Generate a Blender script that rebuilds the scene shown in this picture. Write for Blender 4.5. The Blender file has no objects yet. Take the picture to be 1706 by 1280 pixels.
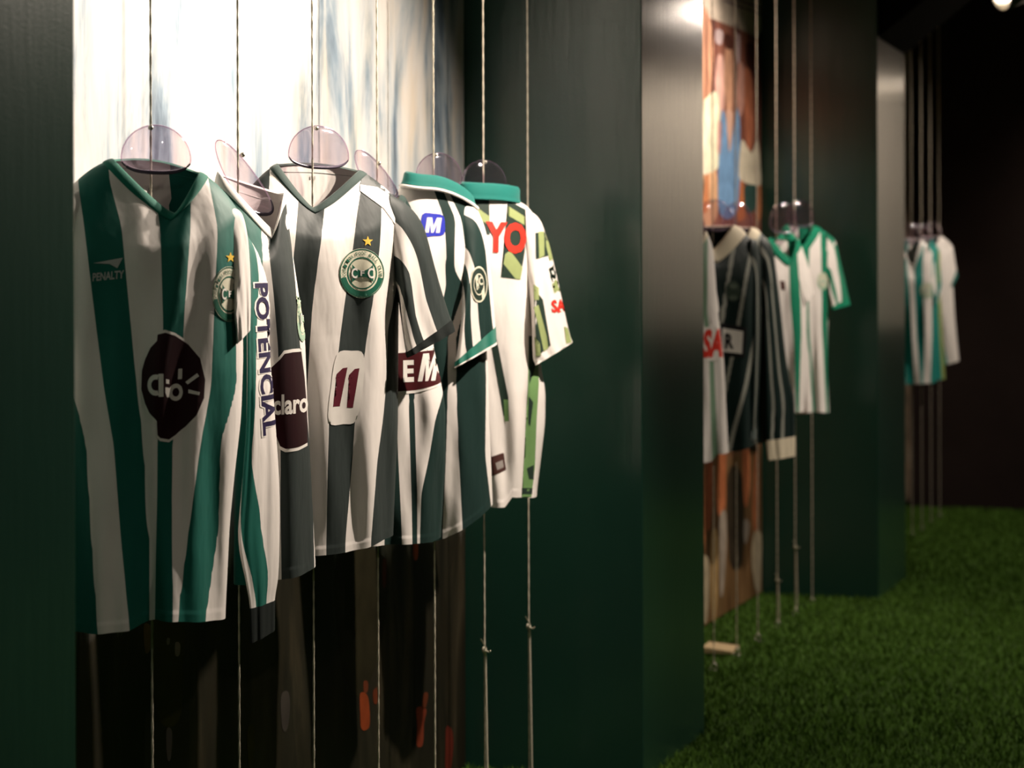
import bpy, bmesh, math, random
import numpy as np
from mathutils import Vector, Matrix
from mathutils.bvhtree import BVHTree

# ------------------------------------------------------------------ camera, world, exposure
scene = bpy.context.scene
COL = scene.collection
EYE = 1.194                                   # camera height
YAW = math.atan(1277 / 3700)                  # the camera looks a little towards the wall on its left
cam_data = bpy.data.cameras.new('camera')
cam = bpy.data.objects.new('camera', cam_data)
COL.objects.link(cam)
cam_data.sensor_width = 36.0
cam_data.lens = 36.0 * 3700 / 1706
cam_data.shift_y = -150 / 1706
cam_data.clip_start = 0.05
cam.location = (0, 0, EYE)
cam.rotation_euler = (Matrix.Rotation(YAW, 4, 'Z') @ Matrix.Rotation(math.pi / 2, 4, 'X')
                      @ Matrix.Rotation(math.radians(-0.15), 4, 'Z')).to_euler()
cam_data.dof.use_dof = True
cam_data.dof.focus_distance = 3.95
cam_data.dof.aperture_fstop = 4.6
scene.camera = cam

world = bpy.data.worlds.new('world')
scene.world = world
world.use_nodes = True
world.node_tree.nodes['Background'].inputs['Color'].default_value = (0.9, 0.95, 1.0, 1)
world.node_tree.nodes['Background'].inputs['Strength'].default_value = 0.0
scene.view_settings.view_transform = 'Standard'
scene.view_settings.look = 'None'
scene.view_settings.gamma = 1.0
scene.view_settings.exposure = 0.0
scene.view_settings.use_curve_mapping = False

# the hall's spotlights, with added fill and banner lamps last: (position, aim, power, cone degrees, blend)
LAMPS = [
    ((-0.70, 4.62, 2.42), (-1.76, 4.15, 1.05), 310, 92, 1.0, 'over the first bay, aimed at the striped jerseys'),
    ((-0.80, 4.80, 2.36), (-1.92, 3.25, 2.02), 440, 74, 1.0, 'beside the second pillar, aimed at the pale mural'),
    ((-0.62, 7.85, 2.42), (-1.78, 7.65, 1.20), 135, 95, 1.0, 'over the second bay, aimed at the dark jerseys'),
    ((-0.965, 8.33, 2.285), (-1.92, 7.25, 1.92), 125, 66, 1.0, 'with a glowing rim seen at the top edge'),
    ((-0.62, 11.10, 2.42), (-1.78, 11.1, 1.25), 90, 90, 1.0, 'over the third bay by the back wall'),
    ((-0.95, 11.85, 2.30), (-1.92, 10.7, 1.75), 45, 62, 1.0, 'nearest the dark back wall'),
    ((0.45, 6.2, 2.55), (0.1, 6.4, 0.0), 150, 120, 1.0, 'added over the aisle to brighten the turf'),  # added downlight, out of view, lifts the dark turf
    ((0.45, 9.6, 2.55), (0.1, 9.4, 0.0), 160, 120, 1.0, 'added over the far end of the aisle to brighten the turf'),  # second added downlight, for the far turf
    ((0.45, 2.8, 2.55), (0.0, 2.8, 0.0), 42, 120, 1.0, 'added as fill over the near end of the aisle'),  # added fill for the near pillar and the first jersey
    ((-0.35, 0.6, 2.5), (-1.7, 3.5, 0.9), 9, 70, 1.0, 'added near the viewer as weak fill along the first bay'),  # faint fill put in for the nearest jersey front
    ((0.10, 11.70, 2.72), (0.0, 12.39, 2.0), 170, 110, 1.0, 'added to light the reflection banner on the back wall'),  # put in only so the banner shows in the pillar gloss
]
LAMP_COLOUR = (1.0, 0.85, 0.72)

# ------------------------------------------------------------------ helpers
def link(o, parent=None):
    COL.objects.link(o)
    if parent is not None:
        o.parent = parent
    return o

def tag(o, label=None, cat=None, group=None, kind=None):
    if label: o['label'] = label
    if cat: o['category'] = cat
    if group: o['group'] = group
    if kind: o['kind'] = kind
    return o

def empty(name, loc, rz=0.0):
    o = bpy.data.objects.new(name, None)
    o.empty_display_size = 0.05
    o.location = loc
    o.rotation_euler = (0, 0, rz)
    return link(o)

def mesh_obj(name, verts, faces, mats, parent=None, smooth=False, uvs=None, midx=None):
    me = bpy.data.meshes.new(name)
    me.from_pydata([tuple(v) for v in verts], [], [tuple(f) for f in faces])
    for m in (mats if isinstance(mats, (list, tuple)) else [mats]):
        me.materials.append(m)
    if midx is not None:
        me.polygons.foreach_set('material_index', midx)
    if uvs is not None:
        lay = me.uv_layers.new(name='UVMap')
        li = np.zeros(len(me.loops), dtype=np.int32)
        me.loops.foreach_get('vertex_index', li)
        lay.data.foreach_set('uv', np.asarray(uvs, dtype=np.float32)[li].ravel())
    if smooth:
        me.polygons.foreach_set('use_smooth', [True] * len(me.polygons))
    me.update()
    return link(bpy.data.objects.new(name, me), parent)

def bm_obj(name, bm, mat, parent=None, smooth=False):
    me = bpy.data.meshes.new(name)
    bm.to_mesh(me); bm.free()
    me.materials.append(mat)
    if smooth:
        me.polygons.foreach_set('use_smooth', [True] * len(me.polygons))
    return link(bpy.data.objects.new(name, me), parent)

def box(bm, lo, hi, bevel=0.0):
    r = bmesh.ops.create_cube(bm, size=1)
    vs = r['verts']
    for v in vs:
        v.co = Vector(((lo[i] + hi[i]) / 2 + v.co[i] * (hi[i] - lo[i]) for i in range(3)))
    if bevel:
        es = list({e for v in vs for e in v.link_edges})
        bmesh.ops.bevel(bm, geom=es, offset=bevel, segments=2, affect='EDGES', profile=0.7)
    return bm

def tube(bm, pts, radii, n=10, cap=True):
    pts = [Vector(p) for p in pts]
    if not isinstance(radii, (list, tuple)): radii = [radii] * len(pts)
    rings = []
    for i, p in enumerate(pts):
        t = (pts[min(i + 1, len(pts) - 1)] - pts[max(i - 1, 0)]).normalized()
        a = Vector((1, 0, 0)) if abs(t.x) < 0.8 else Vector((0, 1, 0))
        u = t.cross(a).normalized(); w = t.cross(u).normalized()
        rings.append([bm.verts.new(p + (u * math.cos(2 * math.pi * k / n) + w * math.sin(2 * math.pi * k / n)) * radii[i]) for k in range(n)])
    for i in range(len(rings) - 1):
        for k in range(n):
            bm.faces.new((rings[i][k], rings[i][(k + 1) % n], rings[i + 1][(k + 1) % n], rings[i + 1][k]))
    if cap:
        bm.faces.new(rings[0]); bm.faces.new(rings[-1][::-1])
    return bm

# ------------------------------------------------------------------ materials
MATS = {}
def new_mat(name):
    m = bpy.data.materials.new(name)
    m.use_nodes = True
    nt = m.node_tree
    return m, nt, nt.nodes['Principled BSDF']

def simple(name, col, rough=0.6, spec=0.3, metal=0.0, noise=None, bump=None, sheen=0.0):
    """procedural material: colour with slight noise variation plus a noise bump"""
    if name in MATS: return MATS[name]
    m, nt, b = new_mat(name)
    N, L = nt.nodes, nt.links
    b.inputs['Roughness'].default_value = rough
    b.inputs['Specular IOR Level'].default_value = spec
    b.inputs['Metallic'].default_value = metal
    b.inputs['Sheen Weight'].default_value = sheen
    tc = N.new('ShaderNodeTexCoord')
    sc_, amt = noise or (30.0, 0.06)
    nz = N.new('ShaderNodeTexNoise'); nz.inputs['Scale'].default_value = sc_; nz.inputs['Detail'].default_value = 4
    L.new(tc.outputs['Object'], nz.inputs['Vector'])
    mx = N.new('ShaderNodeMix'); mx.data_type = 'RGBA'
    mx.inputs[6].default_value = tuple(max(0, c * (1 - amt)) for c in col[:3]) + (1,)
    mx.inputs[7].default_value = tuple(min(1, c * (1 + amt)) for c in col[:3]) + (1,)
    L.new(nz.outputs['Fac'], mx.inputs[0]); L.new(mx.outputs[2], b.inputs['Base Color'])
    if bump:
        nb = N.new('ShaderNodeTexNoise'); nb.inputs['Scale'].default_value = bump[0]; nb.inputs['Detail'].default_value = 3
        L.new(tc.outputs['Object'], nb.inputs['Vector'])
        bp = N.new('ShaderNodeBump'); bp.inputs['Strength'].default_value = bump[1]; bp.inputs['Distance'].default_value = bump[2]
        L.new(nb.outputs['Fac'], bp.inputs['Height']); L.new(bp.outputs['Normal'], b.inputs['Normal'])
    MATS[name] = m
    return m

WHITE = (0.78, 0.74, 0.70); GREEN = (0.009, 0.122, 0.094); DARK = (0.011, 0.031, 0.027)
BLACKGREEN = (0.028, 0.038, 0.036); DEEP = (0.003, 0.014, 0.012); CREAM = (0.72, 0.64, 0.48)
BRIGHT = (0.01, 0.20, 0.11); TEAL = (0.01, 0.22, 0.19); MAROON = (0.020, 0.004, 0.006)

def fabric(name, colours, n=None, seed=0.0):
    """jersey cloth: one woven colour per stripe, stripe number in UV.x, fine knit and soft creases as relief"""
    if name in MATS: return MATS[name]
    m, nt, b = new_mat(name)
    N, L = nt.nodes, nt.links
    b.inputs['Roughness'].default_value = 0.58
    b.inputs['Specular IOR Level'].default_value = 0.16
    b.inputs['Sheen Weight'].default_value = 0.03
    b.inputs['Sheen Roughness'].default_value = 0.4
    uv = N.new('ShaderNodeUVMap'); uv.uv_map = 'UVMap'
    sp = N.new('ShaderNodeSeparateXYZ'); L.new(uv.outputs['UV'], sp.inputs[0])
    dv = N.new('ShaderNodeMath'); dv.operation = 'DIVIDE'; dv.inputs[1].default_value = len(colours)
    L.new(sp.outputs['X'], dv.inputs[0])
    cr = N.new('ShaderNodeValToRGB'); cr.color_ramp.interpolation = 'CONSTANT'
    el = cr.color_ramp.elements
    el[0].position = 0.0; el[0].color = (*colours[0], 1)
    while len(el) > 1: el.remove(el[-1])
    for i in range(1, len(colours)):
        e = el.new(i / len(colours)); e.color = (*colours[i], 1)
    L.new(dv.outputs[0], cr.inputs['Fac'])
    tc = N.new('ShaderNodeTexCoord')
    nz = N.new('ShaderNodeTexNoise'); nz.inputs['Scale'].default_value = 14; nz.inputs['Detail'].default_value = 4
    L.new(tc.outputs['Object'], nz.inputs['Vector'])
    mr = N.new('ShaderNodeMapRange'); mr.inputs['To Min'].default_value = 0.92; mr.inputs['To Max'].default_value = 1.06
    L.new(nz.outputs['Fac'], mr.inputs['Value'])
    mx = N.new('ShaderNodeMix'); mx.data_type = 'RGBA'; mx.blend_type = 'MULTIPLY'; mx.inputs[0].default_value = 1.0
    L.new(cr.outputs['Color'], mx.inputs[6]); L.new(mr.outputs['Result'], mx.inputs[7])
    L.new(mx.outputs[2], b.inputs['Base Color'])
    mp = N.new('ShaderNodeMapping'); mp.inputs['Scale'].default_value = (1.0, 1.0, 0.35); mp.inputs['Location'].default_value = (seed, 0, seed * 2)
    mp.inputs['Rotation'].default_value = (0.0, 0.35, 0.0)
    L.new(tc.outputs['Object'], mp.inputs['Vector'])
    n2 = N.new('ShaderNodeTexNoise'); n2.inputs['Scale'].default_value = 16; n2.inputs['Detail'].default_value = 3; n2.inputs['Roughness'].default_value = 0.45
    L.new(mp.outputs[0], n2.inputs['Vector'])
    n3 = N.new('ShaderNodeTexNoise'); n3.inputs['Scale'].default_value = 900; n3.inputs['Detail'].default_value = 1
    L.new(tc.outputs['Object'], n3.inputs['Vector'])
    b1 = N.new('ShaderNodeBump'); b1.inputs['Strength'].default_value = 0.6; b1.inputs['Distance'].default_value = 0.010
    L.new(n2.outputs['Fac'], b1.inputs['Height'])
    b2 = N.new('ShaderNodeBump'); b2.inputs['Strength'].default_value = 0.15; b2.inputs['Distance'].default_value = 0.0006
    L.new(n3.outputs['Fac'], b2.inputs['Height']); L.new(b1.outputs['Normal'], b2.inputs['Normal'])
    L.new(b2.outputs['Normal'], b.inputs['Normal'])
    MATS[name] = m
    return m

def plastic():
    """clear, faintly violet thin plastic"""
    m, nt, b = new_mat('clear_violet_plastic')
    N, L = nt.nodes, nt.links
    N.remove(b)
    out = N['Material Output']
    tr = N.new('ShaderNodeBsdfTransparent')
    gl = N.new('ShaderNodeBsdfGlossy'); gl.inputs['Roughness'].default_value = 0.06; gl.inputs['Color'].default_value = (0.9, 0.85, 0.95, 1)
    df = N.new('ShaderNodeBsdfTranslucent'); df.inputs['Color'].default_value = (0.62, 0.5, 0.62, 1)
    tc = N.new('ShaderNodeTexCoord')
    nz = N.new('ShaderNodeTexNoise'); nz.inputs['Scale'].default_value = 12
    L.new(tc.outputs['Object'], nz.inputs['Vector'])
    mc = N.new('ShaderNodeMix'); mc.data_type = 'RGBA'
    mc.inputs[6].default_value = (0.80, 0.70, 0.78, 1); mc.inputs[7].default_value = (0.88, 0.80, 0.86, 1)
    L.new(nz.outputs['Fac'], mc.inputs[0]); L.new(mc.outputs[2], tr.inputs['Color'])
    fr = N.new('ShaderNodeLayerWeight'); fr.inputs['Blend'].default_value = 0.35
    mr = N.new('ShaderNodeMapRange'); mr.inputs['To Min'].default_value = 0.04; mr.inputs['To Max'].default_value = 0.55
    L.new(fr.outputs['Facing'], mr.inputs['Value'])
    m1 = N.new('ShaderNodeMixShader'); m1.inputs[0].default_value = 0.10
    L.new(tr.outputs[0], m1.inputs[1]); L.new(df.outputs[0], m1.inputs[2])
    m2 = N.new('ShaderNodeMixShader')
    L.new(mr.outputs['Result'], m2.inputs[0]); L.new(m1.outputs[0], m2.inputs[1]); L.new(gl.outputs[0], m2.inputs[2])
    L.new(m2.outputs[0], out.inputs['Surface'])
    MATS['plastic'] = m
    return m

def paint():
    """glossy dark green paint with an orange-peel, slightly wavy surface"""
    m, nt, b = new_mat('gloss_green_paint')
    N, L = nt.nodes, nt.links
    b.inputs['Roughness'].default_value = 0.30
    b.inputs['Coat Weight'].default_value = 0.7
    b.inputs['Coat Roughness'].default_value = 0.11
    b.inputs['Specular IOR Level'].default_value = 0.22
    tc = N.new('ShaderNodeTexCoord')
    nz = N.new('ShaderNodeTexNoise'); nz.inputs['Scale'].default_value = 3; nz.inputs['Detail'].default_value = 5
    L.new(tc.outputs['Object'], nz.inputs['Vector'])
    cr = N.new('ShaderNodeMix'); cr.data_type = 'RGBA'
    cr.inputs[6].default_value = (0.010, 0.042, 0.028, 1); cr.inputs[7].default_value = (0.015, 0.060, 0.040, 1)
    L.new(nz.outputs['Fac'], cr.inputs[0]); L.new(cr.outputs[2], b.inputs['Base Color'])
    mp = N.new('ShaderNodeMapping'); mp.inputs['Scale'].default_value = (1, 1, 0.12)
    L.new(tc.outputs['Object'], mp.inputs['Vector'])
    n1 = N.new('ShaderNodeTexNoise'); n1.inputs['Scale'].default_value = 55; n1.inputs['Detail'].default_value = 3
    L.new(mp.outputs[0], n1.inputs['Vector'])
    n2 = N.new('ShaderNodeTexNoise'); n2.inputs['Scale'].default_value = 260; n2.inputs['Detail'].default_value = 2
    L.new(tc.outputs['Object'], n2.inputs['Vector'])
    b1 = N.new('ShaderNodeBump'); b1.inputs['Strength'].default_value = 0.32; b1.inputs['Distance'].default_value = 0.002
    L.new(n1.outputs['Fac'], b1.inputs['Height'])
    b2 = N.new('ShaderNodeBump'); b2.inputs['Strength'].default_value = 0.35; b2.inputs['Distance'].default_value = 0.0008
    L.new(n2.outputs['Fac'], b2.inputs['Height']); L.new(b1.outputs['Normal'], b2.inputs['Normal'])
    L.new(b2.outputs['Normal'], b.inputs['Normal']); L.new(b2.outputs['Normal'], b.inputs['Coat Normal'])
    MATS['paint'] = m
    return m

def mural_mat(name, split, top_ramp, low_ramp, sy, sz, seed, warp=0.10):
    """vertical brush-streak print; above the split one set of pigments, below it another"""
    m, nt, b = new_mat(name)
    N, L = nt.nodes, nt.links
    b.inputs['Roughness'].default_value = 0.5
    b.inputs['Specular IOR Level'].default_value = 0.15
    tc = N.new('ShaderNodeTexCoord')
    mp = N.new('ShaderNodeMapping'); mp.inputs['Scale'].default_value = (1, sy, sz); mp.inputs['Location'].default_value = (seed, seed * 3.1, seed)
    L.new(tc.outputs['Object'], mp.inputs['Vector'])
    n1 = N.new('ShaderNodeTexNoise'); n1.inputs['Scale'].default_value = 1.0; n1.inputs['Detail'].default_value = 6; n1.inputs['Roughness'].default_value = 0.6
    n1.inputs['Distortion'].default_value = 0.4
    L.new(mp.outputs[0], n1.inputs['Vector'])
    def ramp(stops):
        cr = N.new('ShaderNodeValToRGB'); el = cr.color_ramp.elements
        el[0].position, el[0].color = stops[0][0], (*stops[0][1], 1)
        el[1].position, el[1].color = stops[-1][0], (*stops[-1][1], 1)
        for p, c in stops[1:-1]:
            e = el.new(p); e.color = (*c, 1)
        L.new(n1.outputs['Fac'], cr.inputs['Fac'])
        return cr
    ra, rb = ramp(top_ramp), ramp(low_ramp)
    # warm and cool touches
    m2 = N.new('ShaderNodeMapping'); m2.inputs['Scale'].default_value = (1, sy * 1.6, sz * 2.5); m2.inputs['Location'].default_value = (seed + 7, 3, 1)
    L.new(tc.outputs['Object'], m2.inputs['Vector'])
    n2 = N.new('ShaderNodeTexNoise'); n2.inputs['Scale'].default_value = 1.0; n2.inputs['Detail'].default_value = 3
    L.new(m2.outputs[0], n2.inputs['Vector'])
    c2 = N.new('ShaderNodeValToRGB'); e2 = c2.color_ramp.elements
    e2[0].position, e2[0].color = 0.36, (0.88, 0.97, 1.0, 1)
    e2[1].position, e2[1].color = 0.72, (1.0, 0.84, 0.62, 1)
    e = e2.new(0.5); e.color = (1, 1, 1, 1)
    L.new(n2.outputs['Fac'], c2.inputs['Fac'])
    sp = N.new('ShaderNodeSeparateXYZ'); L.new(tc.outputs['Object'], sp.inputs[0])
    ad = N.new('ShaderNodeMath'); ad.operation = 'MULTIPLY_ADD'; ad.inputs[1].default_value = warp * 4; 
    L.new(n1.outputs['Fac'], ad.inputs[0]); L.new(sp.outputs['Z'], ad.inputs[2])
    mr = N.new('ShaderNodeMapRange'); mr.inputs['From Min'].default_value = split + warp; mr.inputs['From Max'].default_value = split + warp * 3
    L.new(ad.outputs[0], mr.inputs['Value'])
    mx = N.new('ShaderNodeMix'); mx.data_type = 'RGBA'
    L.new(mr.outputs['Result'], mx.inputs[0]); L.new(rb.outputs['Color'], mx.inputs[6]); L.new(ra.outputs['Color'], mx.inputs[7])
    mm = N.new('ShaderNodeMix'); mm.data_type = 'RGBA'; mm.blend_type = 'MULTIPLY'; mm.inputs[0].default_value = 0.45
    L.new(mx.outputs[2], mm.inputs[6]); L.new(c2.outputs['Color'], mm.inputs[7])
    L.new(mm.outputs[2], b.inputs['Base Color'])
    return m

PLASTIC = plastic(); LIP = simple('violet_lip', (0.10, 0.085, 0.12), 0.15, 0.6); PAINT = paint()
BLACK = simple('matt_black', (0.003, 0.003, 0.003), 0.9, 0.03, bump=(40, 0.1, 0.002))
BLACKMETAL = simple('black_metal', (0.012, 0.012, 0.013), 0.35, 0.5)
ROPE = simple('cream_cord', (0.58, 0.53, 0.42), 0.8, 0.1, noise=(400, 0.3), bump=(700, 0.6, 0.001))
BRASS = simple('steel_eye', (0.5, 0.48, 0.42), 0.35, 0.5, 0.8)

def glow(name, col, s):
    m, nt, b = new_mat(name)
    b.inputs['Emission Color'].default_value = (*col, 1)
    b.inputs['Emission Strength'].default_value = s
    MATS[name] = m
    return m

# ------------------------------------------------------------------ the room
def slab(name, lo, hi, mat, label, kind='structure', cat=None):
    bm = box(bmesh.new(), lo, hi)
    o = bm_obj(name, bm, mat)
    return tag(o, label, cat, kind=kind)

RIGHT, BACK, FRONT, TOP = 2.7, 12.40, -1.4, 2.95
floor_mat = simple('turf_backing', (0.035, 0.075, 0.013), 0.9, 0.1, noise=(9, 0.35), bump=(300, 0.6, 0.004))
wall_dark = simple('dark_plaster', (0.030, 0.020, 0.018), 0.8, 0.15, noise=(4, 0.3), bump=(60, 0.15, 0.002))
slab('floor', (-2.3, FRONT, -0.1), (RIGHT + 0.1, BACK + 0.1, 0), floor_mat, 'green artificial turf floor of the hall')
slab('ceiling', (-2.3, FRONT, TOP), (RIGHT + 0.1, BACK + 0.1, TOP + 0.1), BLACK, 'black ceiling of the exhibition hall')
slab('wall_left', (-2.3, FRONT, 0), (-1.96, BACK, TOP), PAINT, 'dark green wall behind the hanging jerseys')
slab('wall_right', (RIGHT, FRONT, 0), (RIGHT + 0.1, BACK, TOP), wall_dark, 'dark wall across the aisle')
slab('wall_back', (-1.96, BACK, 0), (RIGHT, BACK + 0.1, TOP), wall_dark, 'dark brown back wall at the end of the aisle')
slab('wall_front', (-2.3, FRONT - 0.1, 0), (RIGHT + 0.1, FRONT, TOP), wall_dark, 'dark wall behind the viewer')

PILLARS = [(1.90, 2.535, 'glossy dark green pillar at the left edge of the view'),
           (5.248, 5.862, 'glossy dark green pillar between the first and second bay of jerseys'),
           (8.636, 9.300, 'glossy dark green pillar between the second and the farthest bay')]
for y0, y1, lab in PILLARS:
    bm = box(bmesh.new(), (-1.96, y0, 0), (-1.474, y1, TOP), 0.003)
    tag(bm_obj('display_pillar', bm, PAINT), lab, 'pillar', 'dark green pillars along the wall')

# slanted black canopy that meets the far pillar
prof = [(-1.474, 2.19), (-0.81, 2.718), (-0.81, TOP), (-1.474, TOP)]
vs = [(x, y, z) for y in (8.66, 9.31) for x, z in prof]
tag(mesh_obj('lighting_canopy', vs, [(0, 1, 2, 3), (7, 6, 5, 4), (0, 4, 5, 1), (1, 5, 6, 2), (2, 6, 7, 3), (3, 7, 4, 0)], BLACK),
    'black slanted canopy against the far green pillar near the ceiling', 'canopy')

# unseen plain banner added on the back wall, lit to reflect in the pillars
root = empty('reflection_banner', (-0.10, BACK - 0.012, 1.0))
tag(root, 'pale cloth banner added out of view for the pillar sides to reflect', 'banner')
bm = box(bmesh.new(), (-1.08, -0.006, 0.0), (1.08, 0.010, 1.42), 0.003)
bm_obj('cloth', bm, simple('banner_cloth', (0.62, 0.58, 0.50), 0.8, 0.1, noise=(3, 0.25)), root)
bm = bmesh.new(); tube(bm, [(-1.10, 0, 1.43), (1.10, 0, 1.43)], 0.012, 10)
bm_obj('rod', bm, BLACKMETAL, root, True)

# turf pile
def turf():
    rng = np.random.default_rng(5)
    n = 230000
    x = rng.uniform(-1.95, 2.0, n)
    y = 4.2 + (BACK - 4.2) * rng.random(n) ** 1.15
    h = rng.uniform(0.010, 0.022, n); a = rng.uniform(0, 2 * math.pi, n); w = rng.uniform(0.0014, 0.0028, n) * (1 + 0.12 * y)
    lx = rng.normal(0, 0.006, n); ly = rng.normal(0.002, 0.006, n)
    V = np.zeros((n, 3, 3), dtype=np.float32)
    V[:, 0] = np.stack([x - w * np.cos(a), y - w * np.sin(a), np.zeros(n)], 1)
    V[:, 1] = np.stack([x + w * np.cos(a), y + w * np.sin(a), np.zeros(n)], 1)
    V[:, 2] = np.stack([x + lx, y + ly, h], 1)
    me = bpy.data.meshes.new('turf_pile')
    me.vertices.add(n * 3); me.vertices.foreach_set('co', V.ravel())
    me.loops.add(n * 3); me.loops.foreach_set('vertex_index', np.arange(n * 3, dtype=np.int32))
    me.polygons.add(n); me.polygons.foreach_set('loop_start', np.arange(0, n * 3, 3, dtype=np.int32))
    me.update()
    me.materials.append(simple('turf_blades', (0.075, 0.165, 0.020), 0.7, 0.15, noise=(5, 0.28)))
    o = link(bpy.data.objects.new('turf_pile', me))
    tag(o, 'short green artificial grass pile covering the floor', 'artificial grass', kind='stuff')
turf()

# ------------------------------------------------------------------ printed wall murals
MX = -1.935
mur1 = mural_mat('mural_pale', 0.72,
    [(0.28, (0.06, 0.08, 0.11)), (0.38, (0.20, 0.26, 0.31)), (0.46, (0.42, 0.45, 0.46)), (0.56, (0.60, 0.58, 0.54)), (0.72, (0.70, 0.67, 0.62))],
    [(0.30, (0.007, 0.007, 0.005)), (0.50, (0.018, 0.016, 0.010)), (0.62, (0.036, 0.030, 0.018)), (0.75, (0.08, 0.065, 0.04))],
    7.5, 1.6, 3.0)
mur2 = mural_mat('mural_team', 0.62,
    [(0.30, (0.16, 0.05, 0.035)), (0.50, (0.25, 0.09, 0.06)), (0.70, (0.34, 0.15, 0.10))],
    [(0.30, (0.05, 0.025, 0.012)), (0.50, (0.16, 0.085, 0.035)), (0.70, (0.28, 0.17, 0.08))],
    6.0, 2.0, 8.0, 0.05)
mur3 = mural_mat('mural_sepia', 0.05,
    [(0.30, (0.10, 0.07, 0.045)), (0.50, (0.26, 0.20, 0.14)), (0.70, (0.46, 0.38, 0.28))],
    [(0.30, (0.08, 0.06, 0.04)), (0.70, (0.30, 0.24, 0.17))], 2.2, 5.5, 5.0, 0.05)

def mural(y0, y1, z0, z1, mat, label):
    bm = box(bmesh.new(), (-1.958, y0, z0), (MX, y1, z1))
    return tag(bm_obj('mural_panel', bm, mat), label, 'mural', 'printed murals behind the jerseys')
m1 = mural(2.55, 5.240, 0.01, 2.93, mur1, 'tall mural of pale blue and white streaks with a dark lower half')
m2 = mural(5.88, 8.628, 0.012, 2.93, mur2, 'tall mural printed with players in white and blue in the second bay')
m3 = mural(9.32, 12.39, 0.05, 2.93, mur3, 'sepia toned mural at the far end by the back wall')

def smooth_poly(pts, n=8):
    """closed Catmull-Rom outline"""
    out = []
    k = len(pts)
    for i in range(k):
        p0, p1, p2, p3 = [np.array(pts[(i + d) % k], float) for d in (-1, 0, 1, 2)]
        for t in np.arange(n) / n:
            out.append(tuple(0.5 * ((2 * p1) + (-p0 + p2) * t + (2 * p0 - 5 * p1 + 4 * p2 - p3) * t * t + (-p0 + 3 * p1 - 3 * p2 + p3) * t ** 3)))
    return out

def wall_print(parent, name, pts, col, layer=1, smooth=True):
    """flat printed shape on a mural, outline in (along the wall, height)"""
    q = smooth_poly(pts, 5) if smooth else pts
    mat = simple('print_%02d%02d%02d' % tuple(int(99 * c) for c in col), col, 0.55, 0.15, noise=(14, 0.55))
    return mesh_obj(name, [(MX + 0.0006 * layer, y, z) for y, z in q], [tuple(range(len(q)))], mat, parent)

wall_print(m1, 'print_figure', [(4.562, 0.305), (4.603, 0.294), (4.617, 0.249), (4.610, 0.220), (4.569, 0.225), (4.562, 0.265)], (0.18, 0.035, 0.01), 1)
wall_print(m1, 'print_figure', [(4.583, 0.329), (4.607, 0.323), (4.603, 0.302), (4.583, 0.306)], (0.1, 0.025, 0.01), 1)
wall_print(m1, 'print_figure', [(4.638, 0.299), (4.674, 0.299), (4.667, 0.270), (4.642, 0.269)], (0.09, 0.02, 0.007), 1)
wall_print(m1, 'print_figure', [(4.904, 0.212), (4.967, 0.198), (4.951, 0.168), (4.943, 0.119), (4.904, 0.124), (4.908, 0.168)], (0.16, 0.03, 0.013), 1)
wall_print(m1, 'print_figure', [(4.951, 0.239), (4.979, 0.232), (4.963, 0.204), (4.939, 0.208)], (0.1, 0.022, 0.01), 1)
wall_print(m1, 'print_figure', [(5.101, 0.130), (5.138, 0.119), (5.151, 0.079), (5.130, 0.016), (5.096, 0.028), (5.096, 0.082)], (0.13, 0.022, 0.013), 1)
wall_print(m1, 'print_figure', [(4.885, 0.612), (4.916, 0.609), (4.912, 0.567), (4.889, 0.569)], (0.18, 0.035, 0.01), 1)
wall_print(m1, 'print_figure', [(5.235, 0.574), (5.235, 0.578), (5.235, 0.513), (5.235, 0.513)], (0.15, 0.03, 0.015), 1)
wall_print(m1, 'print_figure', [(4.695, 0.584), (4.717, 0.582), (4.713, 0.527), (4.695, 0.529)], (0.065, 0.015, 0.007), 1)
wall_print(m1, 'print_figure', [(4.147, 0.370), (4.182, 0.374), (4.191, 0.337), (4.176, 0.297), (4.153, 0.305)], (0.035, 0.03, 0.025), 1)
wall_print(m1, 'print_figure', [(3.990, 0.331), (4.023, 0.331), (4.018, 0.272), (3.996, 0.259)], (0.03, 0.025, 0.006), 1)
wall_print(m1, 'print_figure', [(3.687, 0.549), (3.706, 0.544), (3.703, 0.524), (3.687, 0.526)], (0.2, 0.15, 0.14), 1)
wall_print(m1, 'print_figure', [(3.654, 0.562), (3.665, 0.560), (3.663, 0.550), (3.654, 0.551)], (0.15, 0.125, 0.11), 1)
wall_print(m1, 'print_figure', [(3.651, 0.394), (3.673, 0.387), (3.668, 0.339), (3.654, 0.342)], (0.1, 0.075, 0.08), 1)
wall_print(m1, 'print_figure', [(3.567, 0.599), (3.594, 0.590), (3.590, 0.552), (3.571, 0.550)], (0.125, 0.07, 0.03), 1)
wall_print(m1, 'print_figure', [(3.605, 0.615), (3.718, 0.600), (3.718, 0.499), (3.701, 0.402), (3.617, 0.428)], (0.028, 0.022, 0.01), 0.5)
wall_print(m1, 'print_figure', [(4.436, 0.620), (4.710, 0.590), (4.695, 0.413), (4.569, 0.298), (4.455, 0.396)], (0.015, 0.013, 0.006), 0.5)
wall_print(m2, 'print_band', [(7.661, 2.322), (8.620, 2.473), (8.620, 2.222), (8.335, 2.201), (7.829, 2.188), (7.661, 2.181)], (0.62, 0.52, 0.42), 1)
wall_print(m2, 'print_figure', [(7.696, 2.198), (7.802, 2.179), (7.856, 2.065), (7.802, 1.930), (7.696, 1.878)], (0.55, 0.27, 0.16), 2)
wall_print(m2, 'print_figure', [(7.911, 2.060), (8.004, 2.058), (8.022, 1.927), (7.966, 1.834), (7.892, 1.850), (7.874, 1.958)], (0.62, 0.36, 0.3), 2)
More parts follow.
